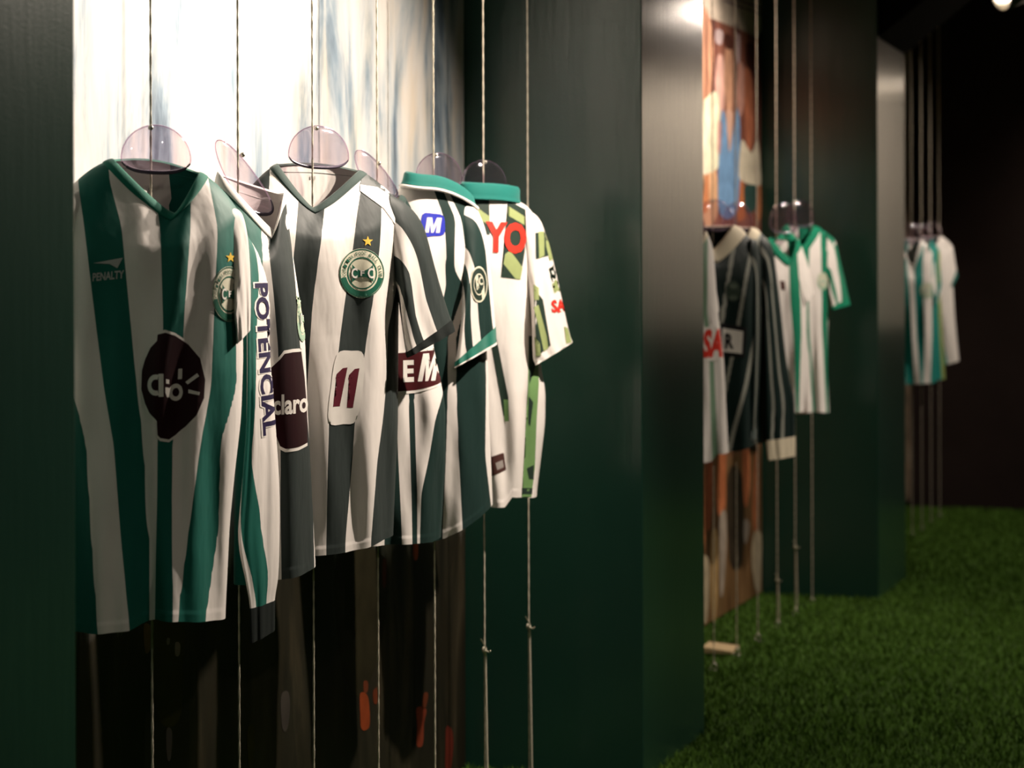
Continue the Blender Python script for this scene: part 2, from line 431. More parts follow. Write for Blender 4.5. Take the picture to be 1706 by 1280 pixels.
wall_print(m2, 'print_figure', [(8.051, 2.130), (8.127, 2.126), (8.156, 2.028), (8.137, 1.891), (8.070, 1.864), (8.013, 1.948), (8.022, 2.071)], (0.6, 0.32, 0.2), 3)
wall_print(m2, 'print_figure', [(8.235, 2.058), (8.335, 2.057), (8.335, 1.930), (8.274, 1.868), (8.215, 1.898)], (0.55, 0.28, 0.22), 3)
wall_print(m2, 'print_figure', [(8.335, 2.045), (8.458, 2.045), (8.500, 1.920), (8.479, 1.778), (8.406, 1.746), (8.355, 1.816)], (0.5, 0.17, 0.09), 3)
wall_print(m2, 'print_jersey', [(7.731, 1.891), (7.892, 1.927), (7.948, 1.832), (7.929, 1.677), (7.856, 1.640), (7.696, 1.643), (7.696, 1.856)], (0.7, 0.62, 0.44), 3)
wall_print(m2, 'print_jersey', [(7.975, 1.868), (8.060, 1.807), (8.089, 1.720), (8.156, 1.814), (8.225, 1.898), (8.265, 1.787), (8.215, 1.512), (7.929, 1.491), (7.929, 1.721)], (0.16, 0.3, 0.5), 4)
wall_print(m2, 'print_figure', [(8.032, 1.861), (8.098, 1.877), (8.147, 1.858), (8.089, 1.720)], (0.66, 0.4, 0.3), 5)
wall_print(m2, 'print_jersey', [(8.284, 1.777), (8.375, 1.760), (8.458, 1.742), (8.563, 1.795), (8.620, 1.645), (8.563, 1.618), (8.274, 1.624), (8.235, 1.672)], (0.66, 0.58, 0.44), 5)
wall_print(m2, 'print_figure', [(7.696, 1.632), (7.856, 1.647), (7.911, 1.588), (7.911, 1.501), (7.820, 1.443), (7.696, 1.450)], (0.62, 0.36, 0.2), 2)
wall_print(m2, 'print_figure', [(8.265, 1.628), (8.315, 1.607), (8.335, 1.516), (8.335, 1.482), (8.215, 1.471), (8.235, 1.558)], (0.52, 0.17, 0.06), 4)
wall_print(m2, 'print_figure', [(8.335, 1.603), (8.542, 1.613), (8.521, 1.523), (8.355, 1.512)], (0.03, 0.07, 0.06), 4)
wall_print(m2, 'print_figure', [(8.584, 1.631), (8.620, 1.627), (8.620, 1.503), (8.542, 1.488)], (0.46, 0.17, 0.07), 4)
wall_print(m2, 'print_figure', [(8.620, 2.003), (8.620, 2.034), (8.620, 1.746), (8.620, 1.718)], (0.55, 0.35, 0.3), 2)
wall_print(m2, 'print_figure', [(8.620, 1.706), (8.620, 1.717), (8.620, 1.494), (8.620, 1.492)], (0.16, 0.14, 0.04), 2)
wall_print(m2, 'print_figure', [(7.911, 0.613), (8.022, 0.606), (8.022, 0.506), (8.004, 0.396), (7.901, 0.388), (7.874, 0.496)], (0.52, 0.17, 0.07), 2)
wall_print(m2, 'print_figure', [(7.731, 0.604), (7.820, 0.598), (7.802, 0.393), (7.731, 0.357)], (0.24, 0.07, 0.03), 2)
wall_print(m2, 'print_figure', [(8.294, 0.599), (8.396, 0.592), (8.416, 0.475), (8.375, 0.381), (8.315, 0.402)], (0.52, 0.17, 0.07), 2)
wall_print(m2, 'print_figure', [(8.500, 0.562), (8.563, 0.557), (8.563, 0.321), (8.500, 0.245), (8.458, 0.355)], (0.34, 0.12, 0.05), 2)
wall_print(m2, 'print_sock', [(7.929, 0.381), (8.022, 0.381), (8.022, 0.239), (7.975, 0.101), (7.929, 0.096), (7.920, 0.251)], (0.36, 0.3, 0.24), 3)
wall_print(m2, 'print_sock', [(8.315, 0.327), (8.396, 0.309), (8.375, 0.247), (8.315, 0.242)], (0.34, 0.29, 0.24), 3)
wall_print(m2, 'print_sock', [(7.802, 0.328), (7.892, 0.308), (7.892, 0.122), (7.838, -0.001), (7.784, 0.093)], (0.4, 0.26, 0.11), 3)
wall_print(m2, 'print_sock', [(8.479, 0.259), (8.606, 0.246), (8.620, 0.147), (8.584, 0.024), (8.500, 0.046), (8.437, 0.159)], (0.4, 0.33, 0.22), 3)
wall_print(m2, 'print_shade', [(7.838, 2.172), (7.892, 2.167), (7.892, 1.938), (7.856, 1.913), (7.829, 1.997)], (0.12, 0.035, 0.025), 1)
wall_print(m2, 'print_shade', [(8.156, 2.197), (8.255, 2.197), (8.235, 2.058), (8.176, 1.940), (8.156, 2.051)], (0.13, 0.04, 0.03), 1)
wall_print(m2, 'print_shade', [(8.365, 2.152), (8.500, 2.154), (8.521, 2.044), (8.396, 2.046)], (0.07, 0.02, 0.015), 2)
wall_print(m2, 'print_shade', [(8.022, 2.153), (8.118, 2.155), (8.137, 2.112), (8.032, 2.105)], (0.09, 0.03, 0.02), 4)
wall_print(m2, 'print_figure', [(7.892, 2.156), (7.994, 2.157), (7.966, 2.109), (7.883, 2.112)], (0.55, 0.42, 0.42), 2)
wall_print(m2, 'print_figure', [(8.215, 2.170), (8.274, 2.172), (8.265, 2.073), (8.215, 2.079)], (0.5, 0.36, 0.36), 2)
wall_print(m2, 'print_figure', [(8.584, 2.163), (8.620, 2.162), (8.620, 1.884), (8.584, 1.856)], (0.22, 0.07, 0.05), 2)
wall_print(m2, 'print_figure', [(7.911, 1.819), (7.975, 1.812), (7.948, 1.711), (7.901, 1.719)], (0.55, 0.3, 0.26), 4)
wall_print(m2, 'print_line', [(8.004, 2.302), (8.620, 2.327), (8.620, 2.319), (8.004, 2.293)], (0.22, 0.12, 0.16), 2)
wall_print(m2, 'print_line', [(8.060, 2.282), (8.620, 2.303), (8.620, 2.295), (8.060, 2.275)], (0.22, 0.12, 0.16), 2)
wall_print(m2, 'print_line', [(8.335, 2.339), (8.620, 2.355), (8.620, 2.348), (8.335, 2.333)], (0.22, 0.12, 0.16), 2)
wall_print(m2, 'print_figure', [(8.060, 0.525), (8.294, 0.484), (8.294, 0.175), (8.079, 0.200)], (0.035, 0.025, 0.015), 1)

# the same team goes on along the hidden part of the mural
band = [(5.89, 2.10), (7.70, 2.185), (7.70, 2.45), (5.89, 2.30)]
wall_print(m2, 'print_band', band, (0.62, 0.52, 0.42), 1, False)
TEAM = [c for c in m2.children if c.name.split('.')[0] in ('print_figure', 'print_jersey', 'print_sock', 'print_shade') and min(v.co.y for v in c.data.vertices) > 7.6]
for shift in (-0.86, -1.66):
    for o in TEAM:
        if min(v.co.y for v in o.data.vertices) + shift < 5.9: continue
        c = o.copy(); c.location.y += shift; link(c, m2)

# garment tables, metres in each jersey's own frame: neck, shoulder tips, half outlines, depth, hem, stripe edges, folds, sleeves
GARMENTS = {
 's1': dict(
  Y=3.15,
  H=1.4039,
  neck={'l': (-0.059, 0.0038), 'r': (0.0765, -0.0134), 'v': (0.0364, -0.0821), 'back': 0.012, 'dep': (0.055, 0.05), 'vpow': 1.25},
  tips=(-0.0572, -0.0782),
  ext=[(-0.0286, -0.1334, 0.1376), (-0.0782, -0.1391, 0.1433), (-0.1431, -0.141, 0.1452), (-0.3149, -0.1372, 0.1471), (-0.4103, -0.1353, 0.1433), (-0.5057, -0.1334, 0.1319), (-0.582, -0.1315, 0.1242), (-0.6584, -0.1296, 0.1204), (-0.7347, -0.1277, 0.1166)],
  depth=[(-0.0286, 0.075, 0.06), (-0.1431, 0.105, 0.06), (-0.353, 0.11, 0.06), (-0.7347, 0.1, 0.07)],
  hem=[(-0.1277, -0.729), (-0.0876, -0.728), (-0.0342, -0.7242), (0.0021, -0.7118), (0.0364, -0.7156), (0.0746, -0.7232), (0.1166, -0.7309)],
  stripes=[(-0.0095, -0.1639, -0.1124, -0.0647, 0.0002, 0.0632, 0.0889, 0.129), (-0.0286, -0.1639, -0.1124, -0.0647, 0.003, 0.0632, 0.0908, 0.1309), (-0.105, -0.1468, -0.101, -0.0447, 0.0145, 0.0612, 0.1042, 0.1395), (-0.2624, -0.1296, -0.0828, -0.0303, 0.0193, 0.0488, 0.0966, 0.1328), (-0.353, -0.12, -0.0714, -0.0218, 0.0135, 0.046, 0.0927, 0.1338), (-0.4007, -0.1067, -0.0637, -0.016, 0.0107, 0.0383, 0.0841, 0.1204), (-0.4389, -0.0981, -0.0571, -0.0122, 0.0088, 0.0307, 0.0765, 0.107), (-0.582, -0.0905, -0.0466, -0.0036, 0.0069, 0.0307, 0.0555, 0.1042), (-0.7347, -0.08, -0.0323, 0.0011, 0.003, 0.0336, 0.0345, 0.0803)],
  folds=[(0.0174, 0.0193, 0.028, -0.018, -0.1527), (0.046, 0.046, 0.022, 0.012, -0.2385), (-0.016, -0.0189, 0.03, 0.012, -0.1717), (0.0794, 0.0603, 0.035, -0.014, -0.2004), (0.1147, 0.0889, 0.02, 0.014, -0.3339), (-0.0685, -0.059, 0.035, -0.012, -0.2767), (-0.016, -0.0323, 0.018, -0.008, -0.0572)],
  sleeves=[{'y': -0.03, 'side': 1, 'rings': [(0.1242, -0.1908, 0.128, -0.0668, 0.04), (0.129, -0.2242, 0.1452, -0.0782, 0.036), (0.1309, -0.25, 0.1538, -0.1097, 0.032), (0.1328, -0.2652, 0.1586, -0.1622, 0.03), (0.1338, -0.2767, 0.1595, -0.2194, 0.03), (0.1347, -0.2881, 0.1586, -0.2671, 0.03)], 'cuff': 0.0}, {'side': -1, 'rings': [(-0.0971, -0.1736, -0.1105, -0.0458, 0.05), (-0.1067, -0.2004, -0.1258, -0.0591, 0.05), (-0.1239, -0.2385, -0.1496, -0.0906, 0.045), (-0.1334, -0.2691, -0.1658, -0.1527, 0.042), (-0.1391, -0.2862, -0.1754, -0.2194, 0.04), (-0.142, -0.2958, -0.1792, -0.2624, 0.04)], 'cuff': 0.0}],
  inside=(0.0307, 3.5, 4.5),
 ),
 's2': dict(
  Y=3.481,
  H=1.3914,
  neck={'l': (-0.0423, 0.0125), 'r': (0.072, -0.0187), 'v': (0.0533, -0.0873), 'back': 0.0, 'dep': (0.06, 0.06), 'vpow': 1.1},
  tips=(-0.054, -0.054),
  ext=[(-0.0208, -0.062, 0.072), (-0.054, -0.0568, 0.0782), (-0.1246, -0.0205, 0.0875), (-0.187, -0.0153, 0.0969), (-0.2701, -0.0132, 0.1094), (-0.3947, -0.0132, 0.1135), (-0.5401, -0.0153, 0.1208), (-0.6855, -0.0174, 0.1281)],
  depth=[(-0.0208, 0.075, 0.06), (-0.1246, 0.1, 0.06), (-0.3532, 0.1, 0.05), (-0.6855, 0.08, 0.05)],
  hem=[(-0.0174, -0.6939), (0.0366, -0.6918), (0.099, -0.6876), (0.1281, -0.6824)],
  stripes=[(-0.0208, -0.0049, 0.0263, 0.0387, 0.0803), (-0.0966, 0.0003, 0.0325, 0.0408, 0.0834), (-0.1963, 0.0055, 0.0366, 0.0512, 0.0917), (-0.2856, 0.0096, 0.0408, 0.0585, 0.0979), (-0.4466, 0.02, 0.0366, 0.0626, 0.1146), (-0.5245, 0.0159, 0.0366, 0.0626, 0.1218), (-0.6855, 0.0003, 0.0418, 0.0637, 0.1239)],
  folds=[(0.0782, 0.0907, 0.03, -0.012, -0.135), (0.0418, 0.0491, 0.02, 0.012, -0.1558), (0.1042, 0.1114, 0.012, 0.006, -0.3116)],
  sleeves=[{'y': -0.135, 'side': -1, 'rings': [(0.0283, -0.1247, -0.0257, -0.0468, 0.05), (0.0429, -0.1559, -0.0049, -0.0883, 0.05), (0.046, -0.2078, 0.0034, -0.1766, 0.045), (0.045, -0.2909, 0.0065, -0.2753, 0.042), (0.0533, -0.4051, 0.0055, -0.4031, 0.042), (0.0605, -0.5194, -0.0028, -0.5194, 0.042), (0.0616, -0.6025, -0.0091, -0.6025, 0.04), (0.0595, -0.6752, 0.0034, -0.6773, 0.034), (0.0533, -0.7168, 0.0096, -0.7168, 0.03), (0.0522, -0.7687, 0.0117, -0.7749, 0.028)], 'cuff': 0.055}, {'side': 1, 'rings': [(0.0657, -0.1351, 0.072, -0.0478, 0.045), (0.072, -0.161, 0.0803, -0.0676, 0.045), (0.0782, -0.2286, 0.0896, -0.187, 0.04), (0.0844, -0.3532, 0.1021, -0.3324, 0.035), (0.0886, -0.5194, 0.1114, -0.4986, 0.033), (0.0927, -0.6233, 0.1135, -0.6129, 0.03), (0.0948, -0.6544, 0.1135, -0.6544, 0.026)], 'cuff': 0.04}],
  inside=(0, 2.5, 2.5),
 ),
 's3': dict(
  Y=3.793,
  H=1.4345,
  neck={'l': (-0.0712, -0.0011), 'r': (0.0809, -0.0056), 'v': (-0.0064, -0.0816), 'back': 0.01, 'dep': (0.055, 0.055), 'vpow': 1.2},
  tips=(-0.0783, -0.0816),
  ext=[(-0.028, -0.1339, 0.1748), (-0.0816, -0.1428, 0.1748), (-0.1622, -0.1339, 0.1614), (-0.274, -0.1204, 0.1569), (-0.4015, -0.1092, 0.1558), (-0.5089, -0.1048, 0.1547), (-0.5872, -0.1025, 0.1502), (-0.7124, -0.0981, 0.1446)],
  depth=[(-0.028, 0.08, 0.06), (-0.1622, 0.11, 0.06), (-0.4082, 0.11, 0.06), (-0.7124, 0.095, 0.06)],
  hem=[(-0.0981, -0.7158), (0.0026, -0.7158), (0.0529, -0.7158), (0.0921, -0.7124), (0.1256, -0.7046), (0.1446, -0.7024)],
  stripes=[(-0.0056, -0.0846, -0.031, 0.0194, 0.0854, 0.1256, 0.1927), (-0.028, -0.0846, -0.031, 0.0194, 0.0854, 0.1211, 0.1815), (-0.0928, -0.0869, -0.0354, 0.0127, 0.0742, 0.1211, 0.1793), (-0.1521, -0.0936, -0.0399, 0.0059, 0.0663, 0.1178, 0.1614), (-0.2516, -0.1048, -0.0522, -0.0075, 0.0507, 0.1044, 0.1435), (-0.3087, -0.1092, -0.0589, -0.0119, 0.0429, 0.0943, 0.1301), (-0.4015, -0.1137, -0.0667, -0.0175, 0.0317, 0.0809, 0.1279), (-0.4709, -0.116, -0.0735, -0.022, 0.0205, 0.0697, 0.1211), (-0.5547, -0.116, -0.0779, -0.0265, 0.0183, 0.0641, 0.1088), (-0.6979, -0.116, -0.0846, -0.031, 0.016, 0.0507, 0.0965)],
  folds=[(0.0361, 0.0328, 0.03, -0.012, -0.3187), (0.0809, 0.0719, 0.028, 0.01, -0.2516), (0.1122, 0.0898, 0.02, -0.012, -0.274), (0.1346, 0.1256, 0.014, 0.01, -0.274), (-0.022, -0.0142, 0.03, 0.008, -0.1622), (0.0194, 0.0026, 0.02, -0.006, -0.1734)],
  sleeves=[{'y': -0.04, 'side': 1, 'rings': [(0.148, -0.2181, 0.139, -0.0481, 0.05), (0.1547, -0.2405, 0.1748, -0.0705, 0.055), (0.1581, -0.2741, 0.2061, -0.1085, 0.052), (0.1614, -0.3076, 0.2296, -0.1846, 0.048), (0.1659, -0.3356, 0.2486, -0.2494, 0.045), (0.1704, -0.3523, 0.2643, -0.2987, 0.045), (0.1726, -0.3602, 0.2688, -0.3143, 0.045)], 'cuff': 0.016}, {'side': -1, 'rings': [(-0.0981, -0.2181, -0.0846, -0.0526, 0.05), (-0.107, -0.2405, -0.1204, -0.0783, 0.05), (-0.1137, -0.2741, -0.1428, -0.1231, 0.045), (-0.116, -0.302, -0.154, -0.1958, 0.045), (-0.116, -0.3188, -0.1562, -0.2517, 0.045), (-0.116, -0.3356, -0.1562, -0.2964, 0.045)], 'cuff': 0.016}],
  inside=(0, 3.5, 3.5),
 ),
 's4': dict(
  Y=4.097,
  H=1.3997,
  neck={'l': (-0.0379, -0.0048), 'r': (0.0434, -0.0072), 'v': (0.0051, -0.0646), 'back': 0.004, 'dep': (0.05, 0.05), 'vpow': 1.2},
  tips=(-0.0562, -0.0526),
  ext=[(-0.0263, -0.0858, 0.0697), (-0.0562, -0.0906, 0.0745), (-0.134, -0.0906, 0.0817), (-0.2416, -0.0858, 0.096), (-0.3373, -0.0786, 0.1152), (-0.433, -0.0714, 0.1343), (-0.5287, -0.0619, 0.1343), (-0.6124, -0.0499, 0.1295), (-0.7081, -0.0379, 0.1235)],
  depth=[(-0.0263, 0.06, 0.05), (-0.134, 0.08, 0.05), (-0.3851, 0.085, 0.05), (-0.7081, 0.07, 0.05)],
  hem=[(-0.0379, -0.6985), (0.029, -0.6997), (0.1056, -0.7033), (0.1235, -0.6985)],
  stripes=[(-0.0263, -0.014, 0.0099, 0.053, 0.0649, 0.0817), (-0.3194, 0.0099, 0.0278, 0.0589, 0.0673, 0.1271), (-0.4031, 0.0099, 0.0338, 0.0589, 0.0673, 0.1271), (-0.4569, 0.0099, 0.0338, 0.0601, 0.0685, 0.108), (-0.5287, 0.0099, 0.0362, 0.0613, 0.0709, 0.096), (-0.6016, 0.0099, 0.0398, 0.0637, 0.0745, 0.0793), (-0.6782, 0.0099, 0.0434, 0.0649, 0.0757, 0.0769)],
  folds=[(0.0697, 0.0697, 0.02, 0.01, -0.3851), (0.0996, 0.096, 0.025, -0.01, -0.3851), (0.1235, 0.1152, 0.012, 0.006, -0.3373)],
  sleeves=[{'side': 1, 'rings': [(0.053, -0.1638, 0.053, -0.0382, 0.045), (0.0601, -0.1937, 0.0697, -0.0562, 0.045), (0.0673, -0.2416, 0.0864, -0.1339, 0.04), (0.0745, -0.2751, 0.1032, -0.2057, 0.038), (0.0793, -0.2894, 0.1128, -0.2535, 0.038)], 'cuff': 0.014}, {'side': -1, 'rings': [(-0.0714, -0.1638, -0.0667, -0.0382, 0.045), (-0.0786, -0.1937, -0.0858, -0.0562, 0.045), (-0.0834, -0.2416, -0.1025, -0.1339, 0.04), (-0.0858, -0.2751, -0.1097, -0.2057, 0.038), (-0.0858, -0.2894, -0.1097, -0.2535, 0.038)], 'cuff': 0.014}],
 ),
 's5': dict(
  Y=4.414,
  H=1.429,
  neck={'l': (-0.0597, 0.0026), 'r': (0.0731, -0.0409), 'v': (-0.0137, -0.0051), 'back': -0.004, 'dep': (0.055, 0.05), 'vpow': 2.0},
  tips=(-0.069, -0.0715),
  ext=[(-0.0243, -0.1082, 0.091), (-0.069, -0.1108, 0.0974), (-0.1584, -0.098, 0.1012), (-0.2733, -0.0852, 0.1038), (-0.401, -0.0699, 0.1114), (-0.5032, -0.0469, 0.114), (-0.6309, -0.0278, 0.1191), (-0.7203, -0.0188, 0.1217)],
  depth=[(-0.0243, 0.06, 0.06), (-0.1456, 0.085, 0.06), (-0.4265, 0.09, 0.06), (-0.7203, 0.075, 0.06)],
  hem=[(-0.0188, -0.7586), (0.0169, -0.7496), (0.0578, -0.7305), (0.0936, -0.71), (0.1217, -0.6896)],
  stripes=[(-0.0051, -0.0342, -0.0086, 0.0105, 0.0195, 0.0706, 0.0884), (-0.0753, -0.0342, 0.0169, 0.0412, 0.0527, 0.0859, 0.1089), (-0.1392, -0.0342, 0.022, 0.0386, 0.0616, 0.0936, 0.1165), (-0.1839, -0.0342, 0.0195, 0.0374, 0.0655, 0.0987, 0.1242), (-0.2222, -0.0342, 0.0195, 0.0616, 0.0706, 0.1012, 0.1268), (-0.3244, -0.0469, -0.0061, 0.0246, 0.0399, 0.105, 0.1344), (-0.4265, -0.0469, -0.0061, 0.0246, 0.0399, 0.1063, 0.1344), (-0.5798, -0.0469, -0.0188, 0.0195, 0.045, 0.1038, 0.1344), (-0.733, -0.0469, -0.0188, 0.0118, 0.0527, 0.1217, 0.1446)],
  folds=[(0.0744, 0.0808, 0.025, -0.012, -0.3244), (0.0425, 0.0323, 0.015, 0.01, -0.3244), (0.1089, 0.1127, 0.012, 0.006, -0.3244)],
  sleeves=[{'y': -0.06, 'side': 1, 'rings': [(0.0476, -0.2095, 0.0578, -0.0383, 0.05), (0.0527, -0.2376, 0.0884, -0.0562, 0.05), (0.0527, -0.2797, 0.1089, -0.1047, 0.048), (0.0476, -0.3308, 0.1178, -0.1903, 0.045), (0.0425, -0.3653, 0.1242, -0.2733, 0.045), (0.0386, -0.3819, 0.128, -0.3269, 0.045), (0.0386, -0.3895, 0.1293, -0.3436, 0.046)], 'cuff': 0.022}, {'side': -1, 'rings': [(-0.0699, -0.1903, -0.075, -0.0498, 0.04), (-0.075, -0.2222, -0.0955, -0.069, 0.04), (-0.075, -0.2605, -0.1044, -0.1328, 0.035), (-0.075, -0.2861, -0.1044, -0.1839, 0.033), (-0.075, -0.3052, -0.1031, -0.2222, 0.033)], 'cuff': 0.02}],
 ),
 's6': dict(
  Y=4.726,
  H=1.4111,
  neck={'l': (-0.0532, 0.0027), 'r': (0.0717, -0.0054), 'v': (0.0038, 0.0), 'back': -0.004, 'dep': (0.055, 0.05), 'vpow': 2.0},
  tips=(-0.057, -0.0516),
  ext=[(-0.0204, -0.1006, 0.1178), (-0.0543, -0.1047, 0.1232), (-0.1492, -0.0871, 0.1164), (-0.2578, -0.0667, 0.1124), (-0.3663, -0.0464, 0.1232), (-0.4396, -0.0328, 0.1368), (-0.5183, -0.0192, 0.1354), (-0.5916, -0.0097, 0.1259), (-0.6784, 0.0011, 0.1151)],
  depth=[(-0.0204, 0.06, 0.06), (-0.1492, 0.085, 0.06), (-0.4206, 0.085, 0.06), (-0.6784, 0.075, 0.06)],
  hem=[(0.0011, -0.6947), (0.0418, -0.6947), (0.0581, -0.673), (0.1151, -0.6797)],
  stripes=[(-0.0136, -0.1481, 0.1911), (-0.692, -0.1481, 0.1911)],
  folds=[(0.0554, 0.0662, 0.025, -0.009, -0.2035), (0.0852, 0.0852, 0.012, 0.01, -0.1492), (0.1097, 0.1029, 0.015, -0.006, -0.3121), (0.035, 0.0445, 0.012, 0.006, -0.1221)],
  sleeves=[{'y': -0.04, 'side': 1, 'rings': [(0.0961, -0.2307, 0.0907, -0.019, 0.05), (0.1015, -0.2578, 0.1232, -0.0434, 0.05), (0.1042, -0.2958, 0.1422, -0.095, 0.048), (0.1056, -0.3392, 0.1612, -0.1696, 0.045), (0.1069, -0.3663, 0.1816, -0.2578, 0.045), (0.1097, -0.3745, 0.1938, -0.3066, 0.045), (0.111, -0.3786, 0.2006, -0.3284, 0.045)], 'cuff': 0.012}, {'side': -1, 'rings': [(-0.0667, -0.2035, -0.0722, -0.0339, 0.045), (-0.0776, -0.2307, -0.0966, -0.0543, 0.045), (-0.0857, -0.2714, -0.1129, -0.1221, 0.04), (-0.0912, -0.2985, -0.121, -0.19, 0.04), (-0.0912, -0.3121, -0.121, -0.2307, 0.04)], 'cuff': 0.012}],
 ),
 'a': dict(
  Y=6.545,
  H=1.3579,
  neck={'l': (-0.0513, 0.0291), 'r': (0.0543, 0.0255), 'v': (0.0015, -0.0546), 'back': 0.0, 'dep': (0.05, 0.05), 'vpow': 1.2},
  tips=(-0.0364, -0.0328),
  ext=[(0.0, -0.1169, 0.0726), (-0.0546, -0.1169, 0.0798), (-0.2186, -0.1114, 0.0908), (-0.3643, -0.1059, 0.109), (-0.5282, -0.1023, 0.1163), (-0.6703, -0.0987, 0.1236)],
  depth=[(0.0, 0.06, 0.06), (-0.1093, 0.085, 0.06), (-0.6703, 0.08, 0.06)],
  hem=[(-0.0987, -0.6703), (0.0689, -0.674), (0.0871, -0.6521), (0.1236, -0.6503)],
  stripes=[(0.0, -0.0659, -0.0477, -0.0112, 0.007, 0.0471, 0.058), (-0.2186, -0.0659, -0.0477, -0.0112, 0.007, 0.0434, 0.0543), (-0.3643, -0.0695, -0.0477, -0.0112, 0.007, 0.0635, 0.0744), (-0.6703, -0.0695, -0.0477, -0.0112, 0.007, 0.0726, 0.0871)],
  folds=[(0.0798, 0.0798, 0.02, 0.012, -0.2914), (0.1035, 0.1035, 0.02, -0.008, -0.2914)],
  sleeves=[{'side': 1, 'rings': [(0.0398, -0.1457, 0.0471, -0.0091, 0.04), (0.0507, -0.1675, 0.0689, -0.0328, 0.04), (0.058, -0.2003, 0.0798, -0.1093, 0.036), (0.0653, -0.2368, 0.0908, -0.1821, 0.034), (0.0689, -0.255, 0.0944, -0.2185, 0.034)], 'cuff': 0.014}],
 ),
 'b': dict(
  Y=6.86,
  H=1.3728,
  neck={'l': (-0.0529, 0.0342), 'r': (0.0651, 0.038), 'v': (0.0004, -0.0418), 'back': 0.0, 'dep': (0.05, 0.05), 'vpow': 1.15},
  tips=(-0.0304, -0.0266),
  ext=[(0.0019, -0.1137, 0.1297), (-0.0361, -0.1175, 0.1411), (-0.1217, -0.1099, 0.1449), (-0.3119, -0.0909, 0.1411), (-0.4831, -0.0719, 0.1354), (-0.6733, -0.0529, 0.1297)],
  depth=[(0.0019, 0.06, 0.06), (-0.1217, 0.09, 0.06), (-0.6733, 0.08, 0.06)],
  hem=[(-0.0529, -0.6771), (0.0765, -0.6771), (0.1297, -0.6638)],
  stripes=[(0.0304, -0.0262, -0.0167, 0.0689, 0.0803, 0.1297, 0.1411, 0.1944, 0.2058), (-0.0076, -0.03, -0.0205, 0.0632, 0.0746, 0.1221, 0.1335, 0.1868, 0.1982), (-0.1217, -0.0376, -0.0281, 0.046, 0.0556, 0.1012, 0.1107, 0.1678, 0.1773), (-0.2739, -0.0529, -0.0453, 0.0213, 0.0308, 0.0746, 0.0841, 0.1373, 0.1449), (-0.3405, -0.0624, -0.0548, 0.0118, 0.0194, 0.0632, 0.0708, 0.1221, 0.1316), (-0.4679, -0.0795, -0.0719, -0.0072, 0.0004, 0.0365, 0.0441, 0.0974, 0.1069), (-0.601, -0.0985, -0.0909, -0.03, -0.0224, 0.0118, 0.0194, 0.0613, 0.0708), (-0.6733, -0.1099, -0.1023, -0.0414, -0.0338, 0.0004, 0.008, 0.0441, 0.0536)],
  folds=[(0.0898, 0.0955, 0.02, -0.012, -0.1598), (0.0422, 0.046, 0.02, 0.012, -0.1598), (0.1221, 0.1183, 0.01, 0.006, -0.3119)],
  sleeves=[{'side': 1, 'rings': [(0.1183, -0.1408, 0.1221, -0.0, 0.045), (0.1297, -0.1978, 0.1449, -0.0304, 0.045), (0.1297, -0.3119, 0.1526, -0.2359, 0.035), (0.1259, -0.4641, 0.1487, -0.4261, 0.03), (0.1221, -0.5782, 0.1411, -0.5592, 0.028), (0.1183, -0.6448, 0.1373, -0.6448, 0.026)], 'cuff': 0.03}],
 ),
 'c': dict(
  Y=7.17,
  H=1.3723,
  neck={'l': (-0.0386, 0.0436), 'r': (0.0526, 0.0396), 'v': (0.005, -0.0396), 'back': 0.0, 'dep': (0.05, 0.05), 'vpow': 1.2},
  tips=(-0.0238, -0.0198),
  ext=[(0.0099, -0.094, 0.112), (-0.0238, -0.098, 0.1239), (-0.1189, -0.0861, 0.1239), (-0.317, -0.0702, 0.1279), (-0.4953, -0.0584, 0.1279), (-0.6835, -0.0504, 0.1279)],
  depth=[(0.0099, 0.06, 0.05), (-0.1189, 0.08, 0.05), (-0.6835, 0.07, 0.05)],
  hem=[(-0.0504, -0.6776), (0.1279, -0.6696)],
  stripes=[(0.0396, -0.0504, -0.0425, 0.0724, 0.0882, 0.1041, 0.11), (-0.0792, -0.0504, -0.0425, 0.0526, 0.0645, 0.0882, 0.0942), (-0.317, -0.0504, -0.0425, 0.0605, 0.0684, 0.0843, 0.0882), (-0.6736, -0.0504, -0.0425, 0.0605, 0.0684, 0.0843, 0.0902)],
  folds=[(0.0585, 0.0585, 0.02, -0.01, -0.1585), (0.1081, 0.1081, 0.02, 0.01, -0.1585)],
  sleeves=[{'y': -0.05, 'side': 1, 'rings': [(0.0764, -0.1783, 0.0843, 0.0079, 0.045), (0.0882, -0.2377, 0.1199, -0.0238, 0.045), (0.0922, -0.3368, 0.1417, -0.1585, 0.04), (0.0922, -0.4755, 0.1695, -0.4042, 0.04), (0.0942, -0.5943, 0.1932, -0.5309, 0.038), (0.1001, -0.6657, 0.1952, -0.6617, 0.036), (0.1061, -0.7271, 0.1952, -0.7211, 0.034)], 'cuff': 0.062}],
 ),
 'd': dict(
  Y=7.78,
  H=1.3543,
  neck={'l': (-0.0159, 0.0363), 'r': (0.0782, 0.0321), 'v': (0.0568, -0.0406), 'back': 0.0, 'dep': (0.05, 0.05), 'vpow': 1.2},
  tips=(-0.0278, -0.0192),
  ext=[(0.0064, -0.0629, 0.0953), (-0.0321, -0.0629, 0.1081), (-0.1389, -0.0543, 0.1124), (-0.3099, -0.0351, 0.1124), (-0.4808, -0.0201, 0.1081), (-0.5877, -0.0116, 0.1038)],
  depth=[(0.0064, 0.055, 0.05), (-0.1389, 0.075, 0.05), (-0.5877, 0.07, 0.05)],
  hem=[(-0.0116, -0.5834), (0.1038, -0.5834)],
